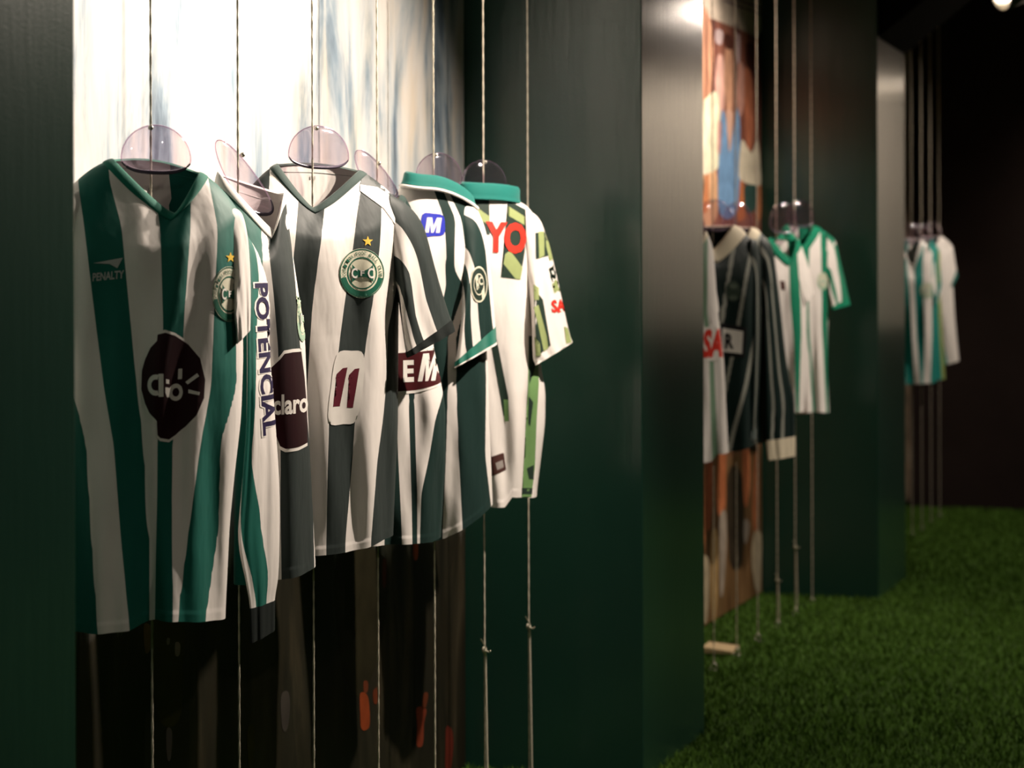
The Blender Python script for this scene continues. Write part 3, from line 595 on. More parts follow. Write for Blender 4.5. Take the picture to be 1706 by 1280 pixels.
  stripes=[(0.0321, -0.0244, 0.0012, 0.044, 0.0739), (-0.0321, -0.0244, -0.003, 0.0482, 0.0782), (-0.1816, -0.0159, 0.0012, 0.0525, 0.0889), (-0.3099, -0.003, 0.0183, 0.0632, 0.091), (-0.4808, 0.0183, 0.044, 0.0696, 0.0846), (-0.5877, 0.0312, 0.0611, 0.0739, 0.0824)],
  folds=[(0.0718, 0.0782, 0.02, -0.01, -0.1389), (0.029, 0.0354, 0.02, 0.01, -0.1389)],
  sleeves=[{'side': 1, 'rings': [(0.0696, -0.1176, 0.0782, 0.0107, 0.035), (0.0867, -0.1389, 0.1038, -0.0193, 0.035), (0.0995, -0.1817, 0.1252, -0.0962, 0.03), (0.1038, -0.2073, 0.138, -0.1603, 0.03)], 'cuff': 0.014}, {'side': -1, 'rings': [(-0.0372, -0.1347, -0.0415, 0.0021, 0.035), (-0.0501, -0.1603, -0.0629, -0.0321, 0.035), (-0.0586, -0.2073, -0.08, -0.1069, 0.03), (-0.0607, -0.2287, -0.0885, -0.1817, 0.03)], 'cuff': 0.014}],
 ),
 'e': dict(
  Y=8.126,
  H=1.4032,
  neck={'l': (-0.0283, 0.0445), 'r': (0.0696, 0.0401), 'v': (0.0273, -0.0356), 'back': 0.0, 'dep': (0.05, 0.05), 'vpow': 1.2},
  tips=(-0.0223, -0.0178),
  ext=[(0.0089, -0.0773, 0.1497), (-0.0312, -0.0773, 0.1541), (-0.1424, -0.0595, 0.1319), (-0.3427, -0.0283, 0.1208), (-0.4985, -0.0105, 0.1185), (-0.6543, 0.0028, 0.1252)],
  depth=[(0.0089, 0.055, 0.05), (-0.1424, 0.075, 0.05), (-0.6543, 0.075, 0.05)],
  hem=[(0.0028, -0.6543), (0.0696, -0.6476), (0.1252, -0.6543)],
  stripes=[(0.0356, -0.0328, 0.0117, 0.0562, 0.0918, 0.1319), (-0.0757, -0.0194, 0.0162, 0.0518, 0.0963, 0.1363), (-0.1869, -0.0105, 0.0251, 0.0473, 0.0985, 0.1163), (-0.3427, -0.0016, 0.0429, 0.0518, 0.0985, 0.1163), (-0.4985, -0.0105, 0.0562, 0.0607, 0.1074, 0.1163), (-0.6543, -0.0105, 0.0651, 0.0718, 0.1141, 0.1185)],
  folds=[(0.0607, 0.0696, 0.012, 0.014, -0.1424), (0.034, 0.0384, 0.02, -0.01, -0.2314), (0.0963, 0.1007, 0.02, -0.008, -0.2314)],
  sleeves=[{'side': 1, 'rings': [(0.1141, -0.1647, 0.1185, 0.0178, 0.04), (0.123, -0.1869, 0.1497, -0.0134, 0.04), (0.1252, -0.2137, 0.1697, -0.0979, 0.038), (0.1297, -0.2426, 0.1898, -0.1758, 0.036), (0.1341, -0.2715, 0.2053, -0.2537, 0.036)], 'cuff': 0.018}, {'side': -1, 'rings': [(-0.0461, -0.1558, -0.0417, 0.0133, 0.035), (-0.0595, -0.1869, -0.0728, -0.0178, 0.035), (-0.0639, -0.2315, -0.0906, -0.1202, 0.03), (-0.0639, -0.2537, -0.0995, -0.1869, 0.03)], 'cuff': 0.018}],
 ),
 'f': dict(
  Y=10.89,
  H=1.4432,
  neck={'l': (-0.049, 0.0088), 'r': (0.0419, 0.0088), 'v': (0.0009, -0.1319), 'back': 0.01, 'dep': (0.05, 0.05), 'vpow': 1.1},
  tips=(-0.0586, -0.0498),
  ext=[(-0.0147, -0.09, 0.1035), (-0.0586, -0.0959, 0.1123), (-0.1906, -0.0841, 0.1093), (-0.4544, -0.0783, 0.1093), (-0.7036, -0.0724, 0.1152)],
  depth=[(-0.0147, 0.06, 0.05), (-0.1906, 0.09, 0.05), (-0.7036, 0.08, 0.05)],
  hem=[(-0.0724, -0.6948), (0.1152, -0.6889)],
  stripes=[(0.0147, -0.0841, -0.0372, -0.0138, 0.0155, 0.0624, 0.1005), (-0.1026, -0.0841, -0.0343, -0.0226, 0.0126, 0.0536, 0.0947), (-0.2785, -0.0783, -0.0343, -0.0079, 0.0155, 0.0566, 0.0947), (-0.4544, -0.0783, -0.0372, 0.0009, 0.0214, 0.0624, 0.0947), (-0.7036, -0.0724, -0.0314, 0.0126, 0.0448, 0.0536, 0.0859)],
  folds=[(0.0771, 0.0771, 0.02, -0.01, -0.2199), (0.0331, 0.0331, 0.02, 0.01, -0.2199)],
  sleeves=[{'side': 1, 'rings': [(0.0771, -0.1906, 0.083, -0.0088, 0.035), (0.0917, -0.2199, 0.1093, -0.044, 0.035), (0.1005, -0.2785, 0.1211, -0.1319, 0.03), (0.1064, -0.3137, 0.1299, -0.2345, 0.03)], 'cuff': 0.014}, {'side': -1, 'rings': [(-0.0666, -0.1906, -0.0636, -0.0088, 0.035), (-0.0783, -0.2199, -0.09, -0.044, 0.035), (-0.09, -0.2785, -0.1135, -0.1319, 0.03), (-0.0959, -0.3137, -0.1193, -0.2345, 0.03)], 'cuff': 0.014}],
 ),
 'g': dict(
  Y=11.2,
  H=1.4409,
  neck={'l': (-0.0385, 0.0181), 'r': (0.0458, 0.0181), 'v': (0.0037, -0.0843), 'back': 0.01, 'dep': (0.05, 0.05), 'vpow': 1.1},
  tips=(-0.0482, -0.0422),
  ext=[(-0.006, -0.0806, 0.088), (-0.0512, -0.0867, 0.094), (-0.1867, -0.0806, 0.094), (-0.4576, -0.0686, 0.106), (-0.6865, -0.0626, 0.1181)],
  depth=[(-0.006, 0.06, 0.05), (-0.1867, 0.08, 0.05), (-0.6865, 0.07, 0.05)],
  hem=[(-0.0626, -0.6865), (0.1181, -0.6804)],
  stripes=[(0.0241, -0.0144, 0.0398, 0.0518, 0.0819), (-0.3372, -0.0144, 0.0398, 0.0458, 0.0819), (-0.6985, -0.0144, 0.0398, 0.0518, 0.1)],
  folds=[(0.0609, 0.0609, 0.02, -0.01, -0.2168)],
  sleeves=[{'side': 1, 'rings': [(0.0518, -0.1807, 0.0609, -0.0, 0.035), (0.0669, -0.2168, 0.088, -0.0422, 0.035), (0.0759, -0.277, 0.097, -0.1415, 0.03), (0.0789, -0.3071, 0.103, -0.2318, 0.03)], 'cuff': 0.014}],
 ),
 'h': dict(
  Y=11.5,
  H=1.4595,
  neck={'l': (-0.0295, 0.0247), 'r': (0.0508, 0.0247), 'v': (0.0014, -0.0617), 'back': 0.0, 'dep': (0.05, 0.05), 'vpow': 1.2},
  tips=(-0.037, -0.0309),
  ext=[(0.0062, -0.0727, 0.1125), (-0.037, -0.0789, 0.1187), (-0.1729, -0.0666, 0.1125), (-0.389, -0.048, 0.1249), (-0.6237, -0.0295, 0.1465)],
  depth=[(0.0062, 0.06, 0.05), (-0.1729, 0.08, 0.05), (-0.6237, 0.07, 0.05)],
  hem=[(-0.0295, -0.6422), (0.0693, -0.636), (0.1465, -0.6175)],
  stripes=[(0.0123, -0.045, 0.0014, 0.0631, 0.0878), (-0.1111, -0.045, 0.0075, 0.0322, 0.0693), (-0.4199, -0.0295, 0.0075, 0.0477, 0.0538), (-0.6237, -0.0141, 0.0168, 0.0878, 0.1187)],
  folds=[(0.0785, 0.094, 0.02, -0.01, -0.142), (0.0446, 0.0631, 0.014, 0.008, -0.142)],
  sleeves=[{'side': 1, 'rings': [(0.0816, -0.1605, 0.0878, 0.0062, 0.035), (0.094, -0.1914, 0.1156, -0.0309, 0.035), (0.1002, -0.2161, 0.1279, -0.1111, 0.03), (0.1094, -0.2408, 0.1403, -0.1791, 0.03)], 'cuff': 0.02}],
 ),
}

# ------------------------------------------------------------------ jerseys
ROPE_X = -1.694

def interp_s(z, zs, vs, r=0.02):
    """piecewise linear table, softened"""
    o = np.argsort(zs); zs = np.array(zs)[o]; vs = np.array(vs)[o]
    return sum(np.interp(z + d, zs, vs) for d in (-r, -r / 2, 0, r / 2, r)) / 5.0

def stripe_u(x, z, table, ncol):
    """stripe number (with fraction) of the cloth at x, z; table rows are (z, edge, edge, ...)"""
    zs = [t[0] for t in table]
    E = np.stack([interp_s(z, zs, [t[k] for t in table], 0.012) for k in range(1, len(table[0]))], 0)
    u = np.zeros_like(x)
    K = E.shape[0]
    u = np.where(x <= E[0], np.clip(1 - (E[0] - x) / 0.2, 0.02, 1), u)
    for k in range(K - 1):
        w = np.maximum(E[k + 1] - E[k], 1e-5)
        f = (x - E[k]) / w
        u = np.where((x > E[k]) & (x <= E[k + 1]), k + 1 + np.clip(f, 0, 1), u)
    u = np.where(x > E[-1], K + np.clip((x - E[-1]) / 0.2, 0, 0.97), u)
    return u

class Jersey:
    def __init__(s, key, label, turn, colours, group, seed=1):
        g = GARMENTS[key]; s.g = g; s.key = key
        s.turn = math.tan(math.radians(turn))
        s.rz = math.atan2(-ROPE_X, g['Y'])      # local -Y faces out towards the aisle
        s.root = empty('football_jersey', (ROPE_X, g['Y'], g['H']), s.rz)
        tag(s.root, label, 'jersey', group)
        s.seed = seed
        s.colours = colours
        s.mat = fabric('jersey_cloth_' + key, colours, seed=seed * 1.7)
        s.body()

    def sec(s, n=144):
        a = 2 * math.pi * np.arange(n) / n
        c, q = np.cos(a), np.sin(a)
        return np.sign(c) * np.abs(c) ** (2 / 2.5), np.sign(q) * np.abs(q) ** (2 / 2.5)

    def surf(s, n=144, ny=14, nb=84):
        g = s.g; cx, sy = s.sec(n)
        nk = g['neck']; front = sy < 0
        (xl, zl), (xr, zr), (xv, zv) = nk['l'], nk['r'], nk['v']
        ax = np.abs(cx)
        # neck opening
        xf = np.where(cx < 0, xv + (xl - xv) * ax, xv + (xr - xv) * ax)
        side = np.where(cx < 0, zl, zr)
        zf = side + (zv - side) * (1 - ax ** nk['vpow'])
        xb = xl + (xr - xl) * (cx + 1) / 2
        zb = zl + (zr - zl) * (cx + 1) / 2 + nk['back'] * (1 - ax ** 2)
        NX = np.where(front, xf, xb); NZ = np.where(front, zf, zb)
        NY = np.where(front, sy * nk['dep'][0], sy * nk['dep'][1])
        # shoulder line
        tl, tr = g['tips']
        tip = tl + (tr - tl) * (cx + 1) / 2
        low = np.where(front, np.minimum(tip, zv) - 0.055, tip - 0.07)
        SZ = tip + (low - tip) * (1 - ax ** 2.2)
        zs = [e[0] for e in g['ext']]
        exl = lambda z: interp_s(z, zs, [e[1] for e in g['ext']])
        exr = lambda z: interp_s(z, zs, [e[2] for e in g['ext']])
        ds = [e[0] for e in g['depth']]
        dfr = lambda z: interp_s(z, ds, [e[1] for e in g['depth']])
        dbk = lambda z: interp_s(z, ds, [e[2] for e in g['depth']])
        px = lambda z: exl(z) + (exr(z) - exl(z)) * (cx + 1) / 2
        py = lambda z: np.where(front, sy * dfr(z), sy * dbk(z))
        SX, SY = px(SZ), py(SZ)
        rows = []
        for i in range(ny):
            t = i / ny
            te = t ** 0.9
            X = NX + (SX - NX) * t; Y = NY + (SY - NY) * te; Z = NZ + (SZ - NZ) * t + 0.010 * 4 * t * (1 - t) * ax
            rows.append((X, Y, Z))
        hx = [h[0] for h in g['hem']]; hz = [h[1] for h in g['hem']]
        HX = px(np.full(n, min(hz)))
        HZ = np.interp(HX, hx, hz)
        HZ = np.where(front, HZ, HZ + 0.006)
        ts = np.concatenate([np.linspace(0, 0.955, nb - 8, endpoint=False), np.linspace(0.955, 1.0, 9)])
        for t in ts:
            Z = SZ + (HZ - SZ) * t
            rows.append((px(Z), py(Z), Z))
        X = np.array([r[0] for r in rows]); Y = np.array([r[1] for r in rows]); Z = np.array([r[2] for r in rows])
        FR = np.broadcast_to(front, X.shape); SYm = np.broadcast_to(sy, X.shape)
        # folds
        hem = min(hz)
        D = np.zeros_like(X)
        for xt, xb_, w, amp, z0 in g['folds']:
            f = np.clip((z0 - Z) / max(z0 - hem, 1e-3), 0, 1)
            xc = xt + (xb_ - xt) * f
            D += amp * (f ** 0.6) * np.exp(-((X - xc) / w) ** 2)
        rs = np.random.default_rng(int(s.seed * 100))
        for k in range(4):
            lam = rs.uniform(0.05, 0.12); ph = rs.uniform(0, 6.28); sl = rs.uniform(-0.25, 0.25)
            f = np.clip((g['tips'][0] - 0.05 - Z) / 0.5, 0, 1)
            D += 0.0028 * (0.35 + f) * np.sin(2 * math.pi * (X + sl * Z) / lam + ph) * np.clip((0.0 - Z) / 0.1, 0, 1)
        for k in range(3):   # soft drapes falling from the shoulders
            x0 = rs.uniform(-0.08, 0.12); D += -0.005 * np.exp(-((X - x0 - 0.15 * (Z + 0.2)) / 0.02) ** 2) * np.exp(-((Z + 0.22) / 0.14) ** 2)
        Y = Y + np.where(FR, D, -0.6 * D) * np.minimum(1, np.abs(SYm) * 1.6)
        # turned-up hem
        hb = (np.broadcast_to(HZ, Z.shape) + 0.016 > Z)
        Y = Y + np.where(hb, np.where(FR, -0.0012, 0.0012), 0)
        return X, Y, Z

    def place(s, X, Y, Z):
        return np.stack([X, Y + X * s.turn, Z], -1)

    def body(s):
        X, Y, Z = s.surf()
        s.XYZ = (X, Y, Z)
        R, n = X.shape
        V = s.place(X, Y, Z).reshape(-1, 3)
        F = [(i * n + k, i * n + (k + 1) % n, (i + 1) * n + (k + 1) % n, (i + 1) * n + k) for i in range(R - 1) for k in range(n)]
        u = stripe_u(X, Z, s.g['stripes'], len(s.colours))
        # stripes run straight up over the shoulders
        if 'inside' in s.g:
            xa, ua, ub = s.g['inside']
            bk = (Y > 0) & (Z > -0.16)
            u = np.where(bk, np.where(X < xa, ua, ub), u)
        uv = np.stack([u, Z], -1).reshape(-1, 2)
        s.ob = mesh_obj('body', V, F, s.mat, s.root, True, uv)
        s.bvh = BVHTree.FromPolygons([tuple(v) for v in V], F)

    def collar(s, mat, width=0.02, lift=0.003, name='collar'):
        """flat ribbed band around the neck opening"""
        X, Y, Z = s.XYZ
        n = X.shape[1]
        C = np.stack([X, Y, Z], -1)
        d = np.linalg.norm(C[8] - C[0], axis=1)
        d = C[8] - C[0]
        ln = np.linalg.norm(d, axis=1, keepdims=True) + 1e-6
        path = []
        base = C[0]
        outw = d / ln
        nrm = np.stack([np.zeros(n), np.sign(Y[0]) * 0.8, np.full(n, 0.6)], -1)
        # samples along the yoke surface itself
        seg = np.linalg.norm(np.diff(C[:12], axis=0), axis=2); cum = np.concatenate([np.zeros((1, n)), np.cumsum(seg, 0)], 0)
        rows = []
        for k, (w, up) in enumerate([(0.0, -0.004), (0.0, lift * 0.6), (width * 0.15, lift), (width * 0.5, lift * 1.25), (width * 0.85, lift), (width, lift * 0.5), (width, -0.001)]):
            P = np.stack([[np.interp(w, cum[:, i], C[:12, i, a]) for i in range(n)] for a in range(3)], -1)
            rows.append(P + nrm * up)
        R = np.array(rows)
        V = s.place(R[..., 0], R[..., 1], R[..., 2]).reshape(-1, 3)
        F = [(i * n + k, i * n + (k + 1) % n, (i + 1) * n + (k + 1) % n, (i + 1) * n + k) for i in range(len(rows) - 1) for k in range(n)]
        return mesh_obj(name, V, F, mat, s.root, True)

    def polo_collar(s, mat, height=0.03, flare=1.22, drop=0.028, trim=None):
        """stand-up collar folded over outwards"""
        X, Y, Z = s.XYZ
        n = X.shape[1]
        c = np.array([X[0].mean(), Y[0].mean()])
        def ring(sc, dz, push=0.0):
            return np.stack([c[0] + (X[0] - c[0]) * sc, c[1] + (Y[0] - c[1]) * (sc + push), Z[0] + dz], -1)
        rows = [ring(1.0, -0.004), ring(0.99, height * 0.6), ring(1.0, height * 0.95), ring(1.06, height * 1.05), ring(1.12, height * 0.85, .05),
                ring(1 + (flare - 1) * 0.8, height * 0.2, .08), ring(flare, -drop * 0.5, .1), ring(flare * 1.03, -drop, .1), ring(flare * 1.0, -drop - 0.001, .08)]
        R = np.array(rows)
        V = s.place(R[..., 0], R[..., 1], R[..., 2]).reshape(-1, 3)
        F = [(i * n + k, i * n + (k + 1) % n, (i + 1) * n + (k + 1) % n, (i + 1) * n + k) for i in range(len(rows) - 1) for k in range(n)]
        o = mesh_obj('collar', V, F, mat, s.root, True)
        if trim:
            rows = [ring(flare * 1.0, -drop + 0.001, .1), ring(flare * 1.06, -drop - 0.001, .13), ring(flare * 1.08, -drop - 0.004, .15), ring(flare * 1.05, -drop - 0.007, .12)]
            R = np.array(rows)
            V = s.place(R[..., 0], R[..., 1], R[..., 2]).reshape(-1, 3)
            F = [(i * n + k, i * n + (k + 1) % n, (i + 1) * n + (k + 1) % n, (i + 1) * n + k) for i in range(len(rows) - 1) for k in range(n)]
            mesh_obj('piping', V, F, trim, o, True)
        return o

    def sleeve(s, idx, mat, stripes, cuff_mat=None, trim=None, m=56):
        """tube through the given rings; stripes = [(t, edge, edge...)] across the width 0..1"""
        sl = s.g['sleeves'][idx]
        K = np.array(sl['rings'], float)
        nr = 46
        tk = np.arange(len(K)) / (len(K) - 1)
        t = np.linspace(0, 1, nr)
        # Catmull-Rom through the rings
        def cr(a):
            p = np.concatenate([[2 * a[0] - a[1]], a, [2 * a[-1] - a[-2]]])
            x = t * (len(a) - 1); i = np.minimum(x.astype(int), len(a) - 2); f = x - i
            p0, p1, p2, p3 = p[i], p[i + 1], p[i + 2], p[i + 3]
            return 0.5 * (2 * p1 + (p2 - p0) * f + (2 * p0 - 5 * p1 + 4 * p2 - p3) * f ** 2 + (3 * p1 - p0 - 3 * p2 + p3) * f ** 3)
        ix, iz, ox, oz, dp = [cr(K[:, k]) for k in range(5)]
        a = 2 * math.pi * np.arange(m) / m
        ca, sa = np.cos(a), np.sin(a)
        ca2 = np.sign(ca) * np.abs(ca) ** 0.85; sa2 = np.sign(sa) * np.abs(sa) ** 0.55
        rs = np.random.default_rng(int(s.seed * 31) + idx)
        ph = rs.uniform(0, 6.28, 4)
        T = t[:, None]
        w = ca2[None, :] * (1 + 0.02 * np.sin(9 * T + ph[0]))
        X = (ix + ox)[:, None] / 2 + w * (ox - ix)[:, None] / 2
        Z = (iz + oz)[:, None] / 2 + w * (oz - iz)[:, None] / 2
        yo = sl.get('y', -0.012)
        y0 = -0.012 + (yo + 0.012) * np.clip(T / 0.4, 0, 1) ** 0.8
        fold = 1 + 0.11 * T * np.sin(ca[None, :] * 7 + 3 * T + ph[1]) + 0.07 * T * np.sin(ca[None, :] * 13 - 5 * T + ph[2])
        Y = y0 + sa2[None, :] * dp[:, None] * fold + sl['side'] * w * 0.028 * np.clip(T / 0.3, 0, 1)
        front = sa[None, :] < 0
        u = np.zeros_like(X)
        wn = np.broadcast_to((w + 1) / 2, X.shape)
        tt = np.broadcast_to(T, X.shape)
        tab = [(q[0],) + tuple(q[1:]) for q in stripes] if stripes else None
        if tab:
            u = stripe_u(wn, tt, tab, 0)
        else:
            u = np.full_like(X, 0.5)
        V = s.place(X, Y, Z).reshape(-1, 3)
        F = [(i * m + k, (i + 1) * m + k, (i + 1) * m + (k + 1) % m, i * m + (k + 1) % m) for i in range(nr - 1) for k in range(m)]
        if sl['side'] < 0:
            F = [f[::-1] for f in F]
        o = mesh_obj('sleeve', V, F, mat, s.root, True, np.stack([u, tt], -1).reshape(-1, 2))
        bv = BVHTree.FromPolygons([tuple(v) for v in V], F)
        if cuff_mat is not None:
            L_ = np.sqrt(np.diff((ix + ox) / 2) ** 2 + np.diff((iz + oz) / 2) ** 2)
            back = np.cumsum(L_[::-1])
            k0 = nr - 1 - int(np.searchsorted(back, sl['cuff']) + 1)
            idxs = list(range(max(k0, 0), nr))
            cxm, czm = (ix + ox) / 2, (iz + oz) / 2
            def cuff(name, rr, grow, mt, par):
                Vs = []
                for i in rr:
                    Vs.append(np.stack([cxm[i] + (X[i] - cxm[i]) * grow, y0[i] + (Y[i] - y0[i]) * (grow + 0.02), czm[i] + (Z[i] - czm[i]) * grow], -1))
                Vs = np.array(Vs)
                V2 = s.place(Vs[..., 0], Vs[..., 1], Vs[..., 2]).reshape(-1, 3)
                F2 = [(i * m + k, (i + 1) * m + k, (i + 1) * m + (k + 1) % m, i * m + (k + 1) % m) for i in range(len(rr) - 1) for k in range(m)]
                return mesh_obj(name, V2, F2, mt, par, True)
            cu = cuff('cuff', idxs, 1.03, cuff_mat, o)
            if trim:
                q = max(2, int(len(idxs) * 0.35))
                cuff('cuff_trim', idxs[-q:], 1.05, trim, o)
        o['side'] = sl['side']
        return o, bv

    def hanger(s, label, w=0.115, h=0.115, dx=0.0, zc=None, turn=None, lean=0.0):
        """clear bust hanger: rounded neck plate on a shallow chest shell"""
        g = s.g; nk = g['neck']
        mx = (nk['l'][0] + nk['r'][0]) / 2 + dx
        zc = zc if zc is not None else 0.02
        root = empty('bust_hanger', (ROPE_X, g['Y'], g['H']), s.rz)
        tag(root, label, 'hanger', 'clear plastic bust hangers')
        tn = s.turn if turn is None else turn
        # neck plate: domed, round on top and flat at the bottom, with a rolled rim and a thick lower lip
        nr_, na = 10, 48
        def edge(a):
            c, q = math.cos(a), math.sin(a)
            if q >= 0: return w / 2 * c, h * 0.72 * q
            return w / 2 * math.copysign(abs(c) ** 0.75, c), h * 0.28 * q
        V = [(mx, -0.014 + mx * tn, zc)]; F = []
        for i in range(1, nr_ + 1):
            r = i / nr_
            for k in range(na):
                ex, ez = edge(2 * math.pi * k / na)
                x = mx + r * ex + lean * r * ez; z = zc + r * ez
                y = -0.014 * (1 - r * r) + (0.004 if i == nr_ else 0)
                V.append((x, y + x * tn, z))
        for k in range(na): F.append((0, 1 + k, 1 + (k + 1) % na))
        for i in range(nr_ - 1):
            for k in range(na):
                a0 = 1 + i * na
                F.append((a0 + k, a0 + na + k, a0 + na + (k + 1) % na, a0 + (k + 1) % na))
        mesh_obj('neck_plate', V, F, PLASTIC, root, True)
        bm = bmesh.new()
        ring, low = [], []
        for k in range(na + 1):
            a = 2 * math.pi * k / na
            ex, ez = edge(a)
            x = mx + ex + lean * ez
            ring.append((x, 0.004 + x * tn, zc + ez))
            if math.sin(a) < -0.15: low.append((x, -0.004 + x * tn, zc + ez))
        tube(bm, ring, 0.0013, 6, False)
        bm_obj('rim', bm, PLASTIC, root, True)
        bm = bmesh.new()
        tube(bm, low, [0.0012 + 0.0022 * math.sin(math.pi * i / (len(low) - 1)) for i in range(len(low))], 8)
        bm_obj('lower_lip', bm, LIP, root, True)
        # chest shell inside the cloth
        X, Y, Z = s.XYZ; n = X.shape[1]
        fr = [k for k in range(n) if Y[0][k] < 0.0]
        rows = [0, 4, 8, 12, 18, 24, 30]
        sc = 0.90
        Vs = []; 
        for j, r in enumerate(rows):
            for k in fr:
                cxm = (nk['l'][0] + nk['r'][0]) / 2
                x = cxm + (X[r][k] - cxm) * sc; y = Y[r][k] * 0.72; z = Z[r][k] - 0.012
                Vs.append((x, y + x * tn, z))
        nf = len(fr)
        F = [(j * nf + k, j * nf + k + 1, (j + 1) * nf + k + 1, (j + 1) * nf + k) for j in range(len(rows) - 1) for k in range(nf - 1)]
        mesh_obj('chest_shell', Vs, F, PLASTIC, root, True)
        # small knot where the cord goes through the plate
        bm = bmesh.new(); bmesh.ops.create_icosphere(bm, subdivisions=2, radius=0.0045, matrix=Matrix.Translation((0, -0.004, max([q[2] for q in ring if abs(q[0]) < 0.012] or [zc]) - 0.005)))
        bm_obj('hook_bead', bm, BRASS, root, True)
        return root

    # ---- prints on the cloth
    def decal(s, name, layers, label=None, bvh=None, parent=None, off=0.0009, step=0.0003, grid=0.005):
        """layers = [(verts2d, faces, material)] in local (x, z); laid on the cloth and following its folds"""
        bvh = bvh or s.bvh
        VV, FF, MI, mats = [], [], [], []
        for li, (v2, fs, mat) in enumerate(layers):
            bm = bmesh.new()
            bv = [bm.verts.new((p[0], 0, p[1])) for p in v2]
            for f in fs:
                try: bm.faces.new([bv[i] for i in f])
                except ValueError: pass
            bmesh.ops.triangulate(bm, faces=bm.faces[:])
            xs = [p[0] for p in v2]; zs = [p[1] for p in v2]
            for lo, hi, no in ((min(xs), max(xs), (1, 0, 0)), (min(zs), max(zs), (0, 0, 1))):
                g_ = grid if no[0] else grid * 1.6
                q = math.ceil(lo / g_) * g_
                while q < hi:
                    bmesh.ops.bisect_plane(bm, geom=bm.verts[:] + bm.edges[:] + bm.faces[:], plane_co=(q * no[0], 0, q * no[2]), plane_no=no)
                    q += g_
            base = len(VV); last = None
            bm.verts.index_update()
            o_ = off + step * li
            miss = 0
            for v in bm.verts:
                hit, nrm, _, _ = bvh.ray_cast(Vector((v.co.x, -1.0, v.co.z)), Vector((0, 1, 0)))
                if hit is None:
                    hit, nrm, _, _ = bvh.find_nearest(Vector((v.co.x, v.co.x * s.turn - 0.08, v.co.z)))
                if nrm.y > 0: nrm = -nrm
                VV.append(tuple(hit + nrm * o_))
            if mat not in mats: mats.append(mat)
            mi = mats.index(mat)
            for f in bm.faces:
                FF.append(tuple(base + v.index for v in f.verts)); MI.append(mi)
            bm.free()
        o = mesh_obj(name, VV, FF, mats, parent or s.ob, True, None, MI)
        if label: o['label'] = label
        return o

def poly(pts): return list(pts), [tuple(range(len(pts)))]
def disc(cx, cz, rx, rz=None, n=40):
    rz = rz or rx
    return poly([(cx + rx * math.cos(2 * math.pi * k / n), cz + rz * math.sin(2 * math.pi * k / n)) for k in range(n)])
def annulus(cx, cz, r0, r1, a0=0, a1=360, n=40, asp=1.0):
    v, f = [], []
    for k in range(n + 1):
        a = math.radians(a0 + (a1 - a0) * k / n)
        v += [(cx + r0 * math.cos(a) * asp, cz + r0 * math.sin(a)), (cx + r1 * math.cos(a) * asp, cz + r1 * math.sin(a))]
    for k in range(n): f.append((2 * k, 2 * k + 1, 2 * k + 3, 2 * k + 2))
    return v, f
def move(vf, f): return [f(p) for p in vf[0]], vf[1]
def merge(*vfs):
    V, F = [], []
    for v, f in vfs:
        b = len(V); V += v; F += [tuple(i + b for i in q) for q in f]
    return V, F
TXT = {}
def text(t, size=1.0, bold=0.02, shear=0.0):
    """text outline as 2D mesh, centred"""
    key = (t, bold, shear)
    if key not in TXT:
        c = bpy.data.curves.new('lettering', 'FONT'); c.body = t; c.offset = bold; c.shear = shear
        c.align_x = 'CENTER'; c.align_y = 'CENTER'; c.resolution_u = 3
        o = bpy.data.objects.new('lettering', c); COL.objects.link(o)
        dg = bpy.context.evaluated_depsgraph_get()
        me = bpy.data.meshes.new_from_object(o.evaluated_get(dg))
        TXT[key] = ([(v.co.x, v.co.y) for v in me.vertices], [tuple(p.vertices) for p in me.polygons])
        bpy.data.objects.remove(o); bpy.data.curves.remove(c); bpy.data.meshes.remove(me)
    v, f = TXT[key]
    xs = [p[0] for p in v]; ys = [p[1] for p in v]
    cx, cy = (min(xs) + max(xs)) / 2, (min(ys) + max(ys)) / 2
    h = max(ys) - min(ys)
    return [((x - cx) / h * size, (y - cy) / h * size) for x, y in v], f
def fit(vf, cx, cz, w, h, rot=0.0, slant=0.0):
    """scale outline into a w x h box at (cx, cz), rotated"""
    xs = [p[0] for p in vf[0]]; ys = [p[1] for p in vf[0]]
    sx = w / (max(xs) - min(xs)); sy = h / (max(ys) - min(ys)); mx, my = (min(xs) + max(xs)) / 2, (min(ys) + max(ys)) / 2
    c, s_ = math.cos(rot), math.sin(rot)
    out = []
    for x, y in vf[0]:
        a, b = (x - mx) * sx, (y - my) * sy
        a += slant * b
        out.append((cx + a * c - b * s_, cz + a * s_ + b * c))
    return out, vf[1]
def letter_m(cx, cz, w, h, slant=0.0):
    q = [(-.5, -.5), (-.24, -.5), (-.24, .12), (-.08, -.5), (.08, -.5), (.24, .12), (.24, -.5), (.5, -.5), (.5, .5), (.16, .5), (0, -.08), (-.16, .5), (-.5, .5)]
    v = [(cx + x * w + slant * y * h, cz + y * h) for x, y in q]
    return v, [(0, 1, 2, 12), (12, 2, 11), (11, 2, 3, 10), (10, 3, 4), (10, 4, 5, 9), (9, 5, 8), (8, 5, 6, 7)]
def ink(name, col, rough=0.5): return simple('ink_' + name, col, rough, 0.2, noise=(60, 0.08))

